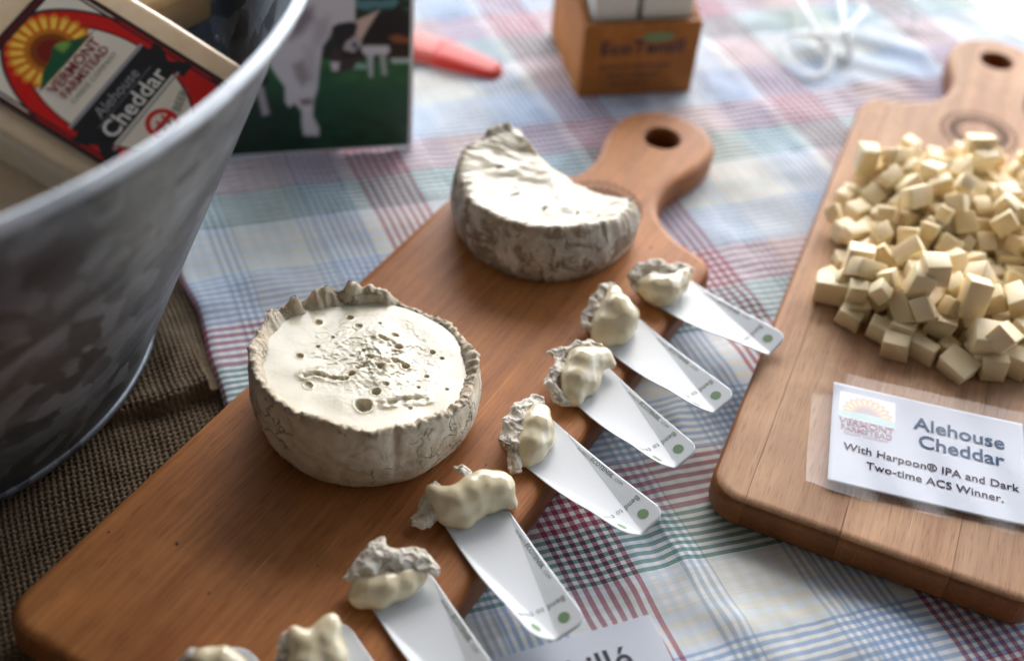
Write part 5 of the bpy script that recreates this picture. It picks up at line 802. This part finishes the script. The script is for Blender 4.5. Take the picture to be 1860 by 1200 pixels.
for (px, py), z, d_, yaw, lab in HAND:
    tx = R_(random.uniform(-6, 6)) if z < .0095 else R_(random.uniform(-22, 10)); rx = R_(random.uniform(-8, 8))
    cube(Matrix.Translation(G(px, py, z)) @ Euler((tx, rx, R_(yaw + 10))).to_matrix().to_4x4(), d_, lab)

# ---------------------------------------------------------------- label card on the right board
TLc, BLc, TRc = G(1497, 700), G(1500, 880), G(1838, 772)
yv = (TLc - BLc); hgt = .0695; xv = (TRc - TLc); wid = .098
la = empty('label_sign', frame(BLc + Vector((0, 0, .0012)), xv, yv)); tag(la, 'white printed name card in a clear plastic sleeve lying on the pale board', 'label')
bm = bmesh.new(); rows = []
V = []; n = 44
for j in range(n + 1):
    for i in range(n + 1):
        x, y = wid * i / n, hgt * j / n; V.append((x, y, .0006 + .0016 * (1 - i / n) ** 2 + .0010 * (j / n - .5) ** 2))
card_z = lambda x, y: .0006 + .0016 * (1 - x / wid) ** 2 + .0010 * (y / hgt - .5) ** 2
Fc = [(j * (n + 1) + i, j * (n + 1) + i + 1, (j + 1) * (n + 1) + i + 1, (j + 1) * (n + 1) + i) for j in range(n) for i in range(n)]
c_ = mesh('paper_card', V, Fc, M_paper, la); s_ = c_.modifiers.new('thickness', 'SOLIDIFY'); s_.thickness = .0005; s_.offset = -1
on = lambda x, y: (x, y, card_z(x, y) + .0003)
lettering('title_text', [('Alehouse', .0122, .0650, .0485, R_(-1), dict(bold=.014)), ('Cheddar', .0122, .0655, .0365, R_(-1), dict(bold=.014))], M_navy, c_, on)
lettering('detail_text', [('With Harpoon\u00ae IPA and Dark', .0067, .0500, .0222, R_(-1.5), dict(bold=.016, space=1.03)), ('Two-time ACS Winner.', .0067, .0520, .0128, R_(-1.5), dict(bold=.016, space=1.03))], M_plum, c_, on)

def grid_print(name, x0, x1, y0, y1, nx, ny, fn, mat, parent, zf):
    V = [(x0 + (x1 - x0) * i / nx, y0 + (y1 - y0) * j / ny) for j in range(ny + 1) for i in range(nx + 1)]
    Fc = [(j * (nx + 1) + i, j * (nx + 1) + i + 1, (j + 1) * (nx + 1) + i + 1, (j + 1) * (nx + 1) + i) for j in range(ny) for i in range(nx)]
    A = np.array(V); C = fn(A[:, 0], A[:, 1])
    o = mesh(name, [(x, y, zf(x, y)) for x, y in V], Fc, mat, parent)
    at = o.data.color_attributes.new('Col', 'FLOAT_COLOR', 'POINT'); at.data.foreach_set('color', np.concatenate([C, np.ones((len(C), 1))], 1).astype(np.float32).ravel())
    return o
def L3(r, g, b): return np.array(lin(r, g, b)[:3])
def sm(a, b, x): t = np.clip((x - a) / (b - a), 0, 1); return t * t * (3 - 2 * t)
def lay(C, c, m): return C * (1 - m[:, None]) + np.asarray(c)[None] * m[:, None]
def sunflower(C, x, y, cx, cy, R, pale=0.0):
    """half sunflower over a green hill, R = petal radius"""
    wht = np.array([.8, .8, .8]); P = lambda *c: L3(*c) * (1 - pale) + wht * pale
    dx, dy = x - cx, y - cy; r = np.hypot(dx, dy) / R; a = np.arctan2(dy, dx); pet = .5 + .5 * np.cos(a * 22); edge = .90 + .10 * pet
    C = lay(C, P(214, 106, 12), sm(edge + .03, edge - .03, r)); C = lay(C, P(248, 205, 80), sm(.15, .6, pet) * sm(.5, .65, r) * sm(.96, .80, r) * .95)
    C = lay(C, P(190, 110, 20), sm(.62, .52, r)); C = lay(C, P(130, 62, 12), sm(.50, .42, r)); C = lay(C, P(120, 20, 10), sm(.36, .26, r))
    return C
def small_logo(x, y):
    C = np.tile(np.array([.80, .81, .83]), (len(x), 1)); C = sunflower(C, x, y, .018, .0495, .0135, .42)
    C = lay(C, [.45, .62, .58], sm(.0002, -.0002, y - (.0492 + .002 * np.cos((x - .018) * 90))) * sm(.0148, .0143, np.abs(x - .018)))
    return lay(C, [.80, .81, .83], sm(.0462, .0458, y))
grid_print('sun_logo', .0035, .0325, .0455, .0640, 90, 60, small_logo, M_print, c_, lambda x, y: card_z(x, y) + .00012)
M_fade = plain('faded_pink_ink', (.42, .23, .28), .5)
lettering('logo_text', [('VERMONT', .0060, .018, .0412, 0, dict(bold=.02)), ('FARMSTEAD', .0048, .018, .0370, 0, dict(bold=.02)), ('CHEESE COMPANY', .0027, .018, .0343, 0, dict())], M_fade, c_, on)
# sleeve: two clear sheets, open and curling at the left corners
sx0, sx1, sy0, sy1 = -.0112, .145, -.0078, .0768
def slv(x, y):
    u = (x - sx0) / (sx1 - sx0); v = (y - sy0) / (sy1 - sy0); cv = math.exp(-(u / .07) ** 2)
    return card_z(min(x, wid), y) + .0009 + cv * (.0030 * abs(2 * v - 1) ** 4 + .0004) + .0003 * math.sin(u * 14 + v * 3) ** 2
n1, n2 = 44, 30; V = [(sx0 + (sx1 - sx0) * i / n1, sy0 + (sy1 - sy0) * j / n2, 0) for j in range(n2 + 1) for i in range(n1 + 1)]
V = [(x, y, slv(x, y)) for x, y, _ in V]
Fc = [(j * (n1 + 1) + i, j * (n1 + 1) + i + 1, (j + 1) * (n1 + 1) + i + 1, (j + 1) * (n1 + 1) + i) for j in range(n2) for i in range(n1)]
mesh('plastic_sleeve', V, Fc, M_clear, la)

# ---------------------------------------------------------------- label card at the bottom
p0, p1, p2 = G(945, 1190, -.017), G(1178, 1122, -.017), G(1222, 1200, -.017)
xv = (p1 - p0).normalized(); yv = Vector((-xv.y, xv.x, 0)); wid2 = .118; h2 = .065
lb = empty('label_sign', frame(p1 - xv * wid2 - yv * h2, xv, yv) @ Matrix.Rotation(R_(3), 4, 'X')); tag(lb, 'white printed name card in clear plastic at the bottom edge, mostly cut off', 'label')
bm = bmesh.new(); bevel_box(bm, wid2, h2, .0006, (wid2 / 2, h2 / 2, 0), .0002, 1); c2 = from_bm('paper_card', bm, M_paper, lb)
lettering('title_text', [('hill\u00e9', .0185, wid2 - .0165, h2 - .0235, 0, dict(align='RIGHT', bold=.012))], M_ink, c2, lambda x, y: (x, y, .00045))
V = [(x, y, .0012 + .001 * ((x / wid2 * 2 - .9) ** 2)) for y in (-.004, h2 * .5, h2 + .0045) for x in np.linspace(-.008, wid2 + .0, 20)]
Fc = [(j * 20 + i, j * 20 + i + 1, (j + 1) * 20 + i + 1, (j + 1) * 20 + i) for j in range(2) for i in range(19)]
mesh('plastic_sleeve', V, Fc, M_clear, lb)

# ---------------------------------------------------------------- galvanised tub
TH_, R0, R1 = .227, .142, .239
tu = empty('metal_tub', TUB + Vector((0, 0, -T))); tag(tu, 'weathered galvanised steel tub with flared sides holding wrapped cheese', 'tub')
N = 160
def ring(r, z, wob=0.0): return [(r * math.cos(2 * math.pi * k / N) * (1 + wob * fbm((math.cos(2 * math.pi * k / N), math.sin(2 * math.pi * k / N), z * 4), 1.6, 2)), r * math.sin(2 * math.pi * k / N) * (1 + wob * fbm((math.cos(2 * math.pi * k / N) + 9, math.sin(2 * math.pi * k / N), z * 4), 1.6, 2)), z) for k in range(N)]
rr = lambda z: R0 + (R1 - R0) * z / TH_
rows = [ring(.001, .014), ring(R0 - .012, .012), ring(R0 - .004, .015)] + [ring(rr(z) - .0016, z, .004) for z in np.linspace(.022, TH_, 14)] + [ring(rr(z), z, .004) for z in np.linspace(TH_, 0, 16)]
V, Fc = loft(rows); mesh('tub_wall', V, [tuple(reversed(f)) for f in Fc], M_galv, tu)
V, Fc = tube(ring(R1 + .0006, TH_ - .001, .004), .0029, 10, True); mesh('rolled_rim', V, Fc, M_rim, tu)
V, Fc = tube(ring(R0 + .0008, .0026), .0028, 8, True); mesh('foot_ring', V, Fc, M_galv, tu)
a = math.atan2(.62, .78)                                        # side seam and rivet facing the photo card
for nm, aa, zz, r in (('rivet', R_(31), .135, .0042), ('rivet', R_(31), .06, .0035)):
    bm = bmesh.new(); bmesh.ops.create_uvsphere(bm, u_segments=12, v_segments=8, radius=r)
    for v in bm.verts: v.co = Vector((v.co.x * .55, v.co.y, v.co.z)); v.co = Matrix.Rotation(aa, 4, 'Z') @ (v.co + Vector((rr(zz), 0, zz)))
    from_bm(nm, bm, M_galv, tu, True)
rows = []
for z in np.linspace(.02, TH_ - .006, 10): rows.append([((rr(z) - .0016 - d_) * math.cos(t_), (rr(z) - .0016 - d_) * math.sin(t_), z) for d_, t_ in ((.0002, R_(43)), (.0022, R_(43.3)), (.0026, R_(45)), (.0022, R_(46.7)), (.0002, R_(47)))])
V, Fc = loft(rows, closed=False); mesh('side_seam', V, Fc, M_galv, tu)

# ---------------------------------------------------------------- wrapped cheddar in the tub
def view_frame(px, py, z, tilt, turn):
    c = G(px, py, z); h = Vector((c.x, c.y, 0)).normalized(); Hx = Vector((h.y, -h.x, 0)); el = R_(32) + tilt
    nrm = (-h * math.cos(el) + Vector((0, 0, math.sin(el)))); Vx = nrm.cross(Hx)
    x = math.cos(turn) * Hx + math.sin(turn) * Vx
    return frame(c, x, nrm.cross(x))
MLB = view_frame(165, 140, .168, R_(30), R_(45)); U = .0311
bk = empty('cheese_block', MLB); tag(bk, 'cheddar block with a red, black and gold sunflower label leaning in the tub', 'cheese block')
bm = bmesh.new(); bevel_box(bm, 2.80 * U, 3.65 * U, .030, (0, .275 * U, -.015), .0042, 4); bmesh.ops.subdivide_edges(bm, edges=bm.edges[:], cuts=2, use_grid_fill=True)
for v in bm.verts: v.co += v.normal * .0007 * fbm(v.co, 60, 3)
from_bm('cheese', bm, M_blk, bk, True)
CR_, RD, BK, MR = L3(226, 218, 200), L3(200, 18, 12), L3(24, 27, 33), L3(92, 14, 18)
def label_fn(x, y):
    X, Y = x / U, y / U; C = np.tile(CR_, (len(x), 1))
    C = lay(C, BK, sm(-.55, -.65, Y + .9 * (1 - np.abs(X))) * sm(.3, .35, np.abs(X)))
    ell = lambda a, b, y0: np.hypot(X / a, (Y - y0) / b)
    o = ell(1.03, 1.82, -.55); C = lay(C, BK, sm(1.015, .995, o)); C = lay(C, RD, sm(.985, .965, o))
    i = ell(.745, 1.2, -.30); C = lay(C, BK * .6 + RD * .2, sm(1.04, 1.02, i)); C = lay(C, CR_, sm(1.0, .985, i))
    m = (Y > .36); S = sunflower(C, X, Y, .0, .62, .60); C = np.where(m[:, None], S, C)
    hill = .37 + .27 * np.exp(-((X - .1) / .26) ** 2) + .13 * np.exp(-((X + .3) / .2) ** 2); ms = sm(.02, -.02, Y - hill) * sm(.36, .375, Y) * sm(.62, .57, np.abs(X - .02))
    C = lay(C, L3(20, 84, 52), ms); C = lay(C, L3(120, 160, 70), ms * sm(.03, .12, X) * sm(.3, .2, X) * sm(.45, .52, Y))
    bn = sm(-.26, -.28, Y) * sm(-.85, -.83, Y) * sm(.80, .79, np.abs(X))
    tail = sm(-.36, -.38, Y) * sm(-.99, -.97, Y) * sm(.70, .71, np.abs(X)) * (np.abs(X) < 1.0 - .20 * (1 - np.abs(Y + .68) / .31)); bdr = BK * .35
    C = lay(C, BK, tail); C = lay(C, BK, bn)
    C = lay(C, L3(150, 152, 155), sm(.80, .79, np.abs(X)) * (np.abs(Y + .245) < .022)); C = lay(C, L3(150, 152, 155), sm(.74, .73, np.abs(X)) * (np.abs(Y + .885) < .018))
    C = lay(C, L3(110, 114, 118), sm(.60, .58, np.abs(X)) * (np.abs(Y + .54) < .008))
    hc_ = np.hypot(X + .04, Y + 1.17); C = lay(C, L3(205, 25, 30), sm(.235, .225, hc_)); C = lay(C, CR_, sm(.165, .155, hc_))
    C = lay(C, L3(205, 25, 30), (np.abs(Y + 1.17) < .035) * sm(.23, .22, hc_) * 1.0)
    arc = o
    C = lay(C, MR, (np.maximum(np.abs(X) / 1.0, (np.abs(Y + .41) / 1.70)) > .925) * 1.0); e = np.maximum((np.abs(X) - 1.0) * 1.0, np.abs(Y + .41) - 1.70)
    C = lay(C, BK, (np.minimum(1.0 - np.abs(X), 1.70 - np.abs(Y + .41)) < .045) * 1.0); C = lay(C, BK, (np.abs(np.minimum(1.0 - np.abs(X), 1.70 - np.abs(Y + .41)) - .115) < .018) * 1.0)
    return C
pl = grid_print('paper_label', -1.0 * U, 1.0 * U, -1.50 * U, 1.29 * U, 300, 400, label_fn, M_print, bk, lambda x, y: .0009)
on = lambda x, y: (x, y, .00125)
lt = lambda nm, items, mat: lettering(nm, [(s, sz * U, x * U, y * U, a, kw) for s, sz, x, y, a, kw in items], mat, pl, on)
lt('maker_text', [('VERMONT', .215, .0, .185, 0, dict(bold=.02)), ('FARMSTEAD', .175, .0, .035, 0, dict(bold=.02))], M_maroon)
lt('small_text', [('CHEESE COMPANY', .105, .0, -.09, 0, dict(space=1.1)), ('BEER!', .16, .42, -1.20, R_(15), dict()), ('ALL NATURAL', .001, 0, 0, 0, dict())][:2], M_grey)
lt('style_text', [('Alehouse', .23, -.02, -.50, 0, dict(shear=.1))], M_silver)
lt('cheddar_text', [('Cheddar', .34, .0, -.80, 0, dict(bold=.014, space=1.03))], M_white)
lt('emblem_letter', [('H', .24, -.04, -1.255, 0, dict(bold=.03, shear=.2))], M_red)

def plain_block(M, dims, label, tail=False):
    o = empty('cheese_block', M); tag(o, label, 'cheese block')
    bm = bmesh.new(); bevel_box(bm, *dims, r=.004, seg=3); from_bm('cheese', bm, M_blk, o, True); return o
M2 = MLB @ Matrix.Translation((-.022, .022, -.047)) @ Matrix.Rotation(R_(-5), 4, 'Z')
plain_block(M2, (.084, .10, .030), 'plain cheddar block lying under the labelled one in the tub')
M3 = view_frame(252, -25, .150, R_(34), R_(22))
b3 = plain_block(M3, (.056, .05, .030), 'cheddar block in crinkled clear wrap behind the labelled one')
V = []; n = 22
for j in range(n + 1):
    for i in range(n + 1):
        u, v = i / n, j / n; x = .022 + .026 * u; y = -.026 + .042 * v * (1 - .35 * u) + .012 * u
        V.append((x, y, .012 - .022 * u + .004 * fbm((u, v, 0), 4, 4) + .003 * abs(fbm((u, v, 3), 7, 3))))
Fc = [(j * (n + 1) + i, j * (n + 1) + i + 1, (j + 1) * (n + 1) + i + 1, (j + 1) * (n + 1) + i) for j in range(n) for i in range(n)]
mesh('wrap_tail', V, Fc, M_wrap, b3)
M4 = Matrix.Translation(TUB + Vector((-.02, .03, .045))) @ Euler((R_(12), R_(-8), R_(40))).to_matrix().to_4x4()
plain_block(M4, (.16, .17, .05), 'large cheddar block low in the tub under the others')

# ---------------------------------------------------------------- cow photograph
A = Vector((-.1887, .6439, -T)); Bp = Vector((-.0769, .6741, -T)); xv = (Bp - A).normalized()
ph = empty('photo_card', frame(A + Vector((0, 0, .0004)), xv, (0, 0, 1))); tag(ph, 'upright photograph of cows on green grass standing behind the tub', 'photo card')
PW0, PW1, PH_ = -.016, .1158, .150
bm = bmesh.new(); bevel_box(bm, PW1 - PW0, PH_, .0012, ((PW0 + PW1) / 2, PH_ / 2, -.0007), .0003, 1); from_bm('card_backing', bm, M_paper, ph)
def cow_fn(x, y):
    zx = ((749 - (PW1 - x) * 2790) - 420) * 4; base = 1070 + (1310 - zx) * .058; zy = base - y * 2520 * 4 + 10      # units of a fourfold enlargement
    C = np.tile(L3(18, 78, 48), (len(x), 1)); nz = np.array([fbm((a / 160, b / 90, 0), 1, 4) for a, b in zip(zx, zy)])
    C = lay(C, L3(52, 118, 66), np.clip(sm(700, 480, zy) * (.55 + nz * .5), 0, 1)); C = lay(C, L3(8, 46, 30), np.clip(sm(650, 950, zy) * (.55 + .7 * nz), 0, 1)); C = lay(C, L3(6, 30, 22), np.clip(sm(800, 300, zx) * sm(560, 800, zy) * .6, 0, 1))
    C = lay(C, L3(20, 40, 30), sm(440, 400, zy)); C = lay(C, L3(86, 140, 150), np.clip(sm(110, 40, zy) * (nz * 2.2 + .25), 0, 1)); C = lay(C, L3(18, 52, 34), np.clip(sm(.15, .4, -nz) * sm(300, 250, zy), 0, 1))
    def poly(pts, c, blur=14, k=1.0):
        nonlocal C
        P = np.array(pts, float); ins = np.zeros(len(zx), bool); dm = np.full(len(zx), 1e9)
        for a, b in zip(P, np.roll(P, -1, 0)):
            cond = ((a[1] > zy) != (b[1] > zy)); xi = (b[0] - a[0]) * (zy - a[1]) / (b[1] - a[1] + 1e-9) + a[0]; ins ^= cond & (zx < xi)
            ab = b - a; t = np.clip(((zx - a[0]) * ab[0] + (zy - a[1]) * ab[1]) / (ab @ ab + 1e-9), 0, 1); dm = np.minimum(dm, np.hypot(zx - a[0] - t * ab[0], zy - a[1] - t * ab[1]))
        C = lay(C, L3(*c), sm(-blur, blur, np.where(ins, dm, -dm)) * k)
    wht, shd, drk = (222, 218, 226), (170, 164, 174), (14, 18, 26)
    poly([(740, 420), (760, 330), (960, 400), (930, 470), (800, 520)], (60, 46, 44)); poly([(740, 440), (800, 440), (790, 500), (750, 500)], wht)
    poly([(940, 330), (960, 220), (1060, 110), (1170, 70), (1210, 30), (1250, 90), (1300, 180), (1330, 240), (1250, 300), (1110, 330), (1010, 345)], drk); poly([(930, 190), (920, 150), (1080, 75), (1000, 200), (950, 290), (910, 330), (870, 300)], (222, 196, 184))
    poly([(1140, 260), (1200, 240), (1320, 275), (1310, 305), (1180, 300)], (150, 84, 52)); poly([(1130, 300), (1330, 310), (1330, 420), (1140, 420)], (40, 24, 20))
    poly([(940, 330), (1010, 320), (1140, 320), (1150, 360), (1110, 400), (1060, 380), (1010, 410), (960, 370)], wht); poly([(990, 380), (1035, 380), (1030, 545), (1005, 545)], (196, 204, 206)); poly([(1075, 380), (1120, 380), (1130, 530), (1095, 530)], (170, 184, 180)); poly([(920, 445), (990, 455), (990, 490), (900, 485)], (150, 196, 184)); poly([(1150, 410), (1320, 405), (1320, 440), (1170, 445)], (190, 216, 208))
    poly([(790, 280), (930, 270), (950, 330), (960, 400), (830, 420)], (30, 30, 36)); poly([(850, 290), (930, 250), (960, 310), (900, 370), (830, 350)], (190, 184, 188)); poly([(890, 300), (925, 300), (925, 340), (895, 340)], (60, 70, 90))
    poly([(540, -200), (920, -200), (915, 160), (770, 190), (740, 260), (690, 330), (660, 500), (640, 640), (610, 720), (600, 840), (640, 930), (635, 990), (530, 985), (520, 900), (525, 800), (480, 740), (440, 770), (415, 730), (420, 620), (370, 540), (320, 450), (340, 380), (440, 260), (480, 140)], wht)
    poly([(470, 290), (520, 80), (640, 60), (640, 140), (560, 240)], (116, 100, 118), 40, .8); poly([(480, 460), (560, 420), (600, 560), (540, 620), (500, 560)], (128, 120, 122), 30, .7); poly([(640, 160), (740, 120), (740, 250), (660, 330), (620, 300)], shd, 40, .6); poly([(560, 330), (640, 330), (640, 560), (600, 620), (580, 500)], shd, 40, .5)
    poly([(760, 200), (800, 170), (890, 155), (925, 190), (915, 250), (850, 290), (800, 350), (790, 300), (765, 250)], (22, 26, 38)); poly([(510, 710), (600, 700), (600, 750), (530, 760)], (110, 84, 84), 14, .8)
    poly([(210, 600), (270, 620), (300, 820), (250, 835), (235, 720)], (178, 170, 182)); poly([(250, 540), (320, 540), (310, 610), (250, 610)], (30, 30, 34))
    C = lay(C, [.80, .81, .83], ((x > PW1 - .0024) | (y < .0018)) * 1.0)
    return np.clip(C, 0, .85)
grid_print('printed_picture', PW0, PW1, 0, PH_ - .001, 190, 210, cow_fn, M_photo, ph, lambda x, y: .0001)

# ---------------------------------------------------------------- box of paper spoons
A = Vector((.0306, .7515, -T)); Bp = Vector((.1135, .7668, -T)); xv = (Bp - A).normalized(); yv = Vector((-xv.y, xv.x, 0))
xv = Matrix.Rotation(R_(4.5), 3, 'Z') @ xv; yv = Vector((-xv.y, xv.x, 0))
bx = empty('spoon_box', frame(A, xv, yv)); tag(bx, 'open wooden box with a printed front holding paper spoons', 'spoon box')
bw, bd, bh, wt = .0845, .088, .0568, .0060
for nm, s, c in (('front_panel', (bw, wt, bh), (bw / 2, wt / 2, bh / 2)), ('rear_panel', (bw, wt, bh + .02), (bw / 2, bd - wt / 2, (bh + .02) / 2)), ('base_panel', (bw - 2 * wt - .0004, bd - 2 * wt - .0004, .005), (bw / 2, bd / 2, .0026))):
    bm = bmesh.new(); bevel_box(bm, *s, c, .0012); from_bm(nm, bm, M_box, bx)
for x in (wt / 2, bw - wt / 2):                                   # side panels rise towards the back
    bm = bmesh.new(); bevel_box(bm, wt, bd - 2 * wt - .0004, bh, (x, bd / 2, bh / 2), .0012)
    for v in bm.verts:
        if v.co.z > bh * .5: v.co.z += .02 * max(0, (v.co.y - wt) / (bd - 2 * wt))
    from_bm('side_panel', bm, M_box, bx)
M_eco = plain('dark_box_print', (.035, .018, .03), .6)
fr = lambda x, y: (x, -.0002, y)
fp = [o for o in bx.children if o.name.startswith('front_panel')][0]
lettering('brand_text', [('EcoTensil', .0150, bw / 2 + .001, .0335, 0, dict(bold=.03, space=1.05))], M_eco, fp, fr)
V = []; Fc = []
for k, (x0, x1, y) in enumerate([(.014, .066, .0225), (.020, .058, .0155), (.024, .052, .009)]):
    x = x0
    while x < x1:
        l = random.uniform(.0015, .005); j = len(V); V += [(x, -.0002, y), (min(x + l, x1), -.0002, y), (min(x + l, x1), -.0002, y + .0022), (x, -.0002, y + .0022)]; Fc.append((j, j + 1, j + 2, j + 3)); x += l + .0012
mesh('small_print', V, Fc, M_eco, fp, smooth=False)
V = [(.052 + .013 * math.cos(a) * (1 if math.cos(a) > 0 else .8), -.0004, .046 + .0035 * math.sin(a)) for a in np.linspace(0, 2 * math.pi, 20)[:-1]]
mesh('leaf_mark', V, [tuple(range(len(V)))], M_green, fp, smooth=False)
M_stack = plain('grey_white_paper_edges', (.62, .61, .58), .5)
for i, (cx, w_, lab) in enumerate(((.0225, .0315, 'left stack of pale paper spoons standing in the wooden box'), (.0600, .0365, 'right stack of pale paper spoons standing in the wooden box'))):
    o = empty('spoon_stack', bx.matrix_world @ Matrix.Translation((cx, .04, .0053))); tag(o, lab, 'spoon stack', 'stacks of paper spoons in the box')
    bm = bmesh.new()
    for k in range(16):
        bevel_box(bm, w_ - .001 * random.random(), .0036, .086 + .0012 * random.random(), (random.uniform(-.0003, .0003), -.0305 + k * .0040, .0436), .0008, 1)
    from_bm('stacked_sheets', bm, M_stack, o)

# ---------------------------------------------------------------- red utensil behind the photo card
p0, p1 = G(752, 82, -.012), G(914, 126, -.014); xv = (p1 - p0).normalized(); Lr = (p1 - p0).length + .05
pe = empty('plastic_utensil', frame(p1 - xv * Lr + Vector((0, 0, -T + .012 + .0005)), xv, (0, 0, 1) if False else Vector((-xv.y, xv.x, 0)))); tag(pe, 'red plastic utensil with a tapering tip, sticking out behind the cow photograph', 'utensil')
rows = []
for k in range(30):
    f = k / 29; x = Lr * f; e = min(1, (Lr - x) / .045); hw = .0145 * (.48 + .52 * e ** .7) * (1 if f < 1 else 1); hh = .0055 * (.55 + .45 * e)
    if Lr - x < .004: s_ = math.sqrt(max(.02, 1 - ((.004 - (Lr - x)) / .004) ** 2)); hw *= s_; hh *= s_
    rows.append([(x, hw * math.copysign(abs(math.cos(a)) ** .6, math.cos(a)), hh + hh * math.copysign(abs(math.sin(a)) ** .6, math.sin(a))) for a in np.linspace(0, 2 * math.pi, 25)[:-1]])
cut = 18
V, Fc = loft(rows[cut - 1:], True, True, True); mesh('tapered_tip', V, Fc, M_red, pe)
V, Fc = loft(rows[:cut], True, True, True); mesh('pale_collar', V, Fc, plain('faded_red_plastic', (.60, .08, .055), .5), pe)

# ---------------------------------------------------------------- loops of clear plastic ribbon at the back
rb = empty('plastic_ribbon', G(1480, 90, -T)); tag(rb, 'pale clear plastic ribbon lying in loops on the cloth at the back', 'ribbon')
M_rib = NT('milky_plastic'); M_rib.set(Base_Color=(.88, .90, .90, 1), Roughness=.4); M_rib.b.inputs['Transmission Weight'].default_value = .3; M_rib.b.inputs['IOR'].default_value = 1.15; M_rib = M_rib.m
def ribbon(pts, wd, name):
    P = [G(x, y, z - T) - rb.location for x, y, z in pts]; P = [P[0]] + P + [P[-1]]; C = [Vector(p) for p in crom([tuple(p) for p in P], 8)]; V = []
    for i, p in enumerate(C):
        t = (C[min(i + 1, len(C) - 1)] - C[max(i - 1, 0)]).normalized(); s_ = t.cross(Vector((0, 0, 1))); s_ = s_.normalized() if s_.length > 1e-5 else Vector((1, 0, 0)); tw = .5 * math.sin(i * .22)
        s_ = s_ * math.cos(tw) + Vector((0, 0, 1)) * math.sin(tw)
        for f in (-.5, -.2, .2, .5): V.append(p + s_ * wd * f + Vector((0, 0, .001 * (1 - 4 * f * f))))
    Fc = [(i * 4 + k, i * 4 + k + 1, (i + 1) * 4 + k + 1, (i + 1) * 4 + k) for i in range(len(C) - 1) for k in range(3)]
    o = mesh(name, V, Fc, M_rib, rb); m_ = o.modifiers.new('thickness', 'SOLIDIFY'); m_.thickness = .0006; return o
ribbon([(1440, -30, .012), (1462, 15, .018), (1482, 60, .014), (1505, 95, .010), (1505, 125, .006), (1485, 140, .004), (1455, 125, .004), (1425, 95, .006), (1420, 70, .008), (1445, 60, .012), (1480, 66, .016), (1515, 62, .018), (1545, 45, .016), (1572, 18, .014), (1560, 5, .012)], .0062, 'ribbon_loop')
ribbon([(1525, -30, .012), (1530, 20, .016), (1535, 60, .014), (1542, 85, .010), (1538, 108, .005), (1520, 100, .006)], .0062, 'ribbon_loop')
ribbon([(1590, -20, .010), (1640, 10, .012), (1665, 30, .008), (1650, 45, .004)], .0055, 'ribbon_loop')
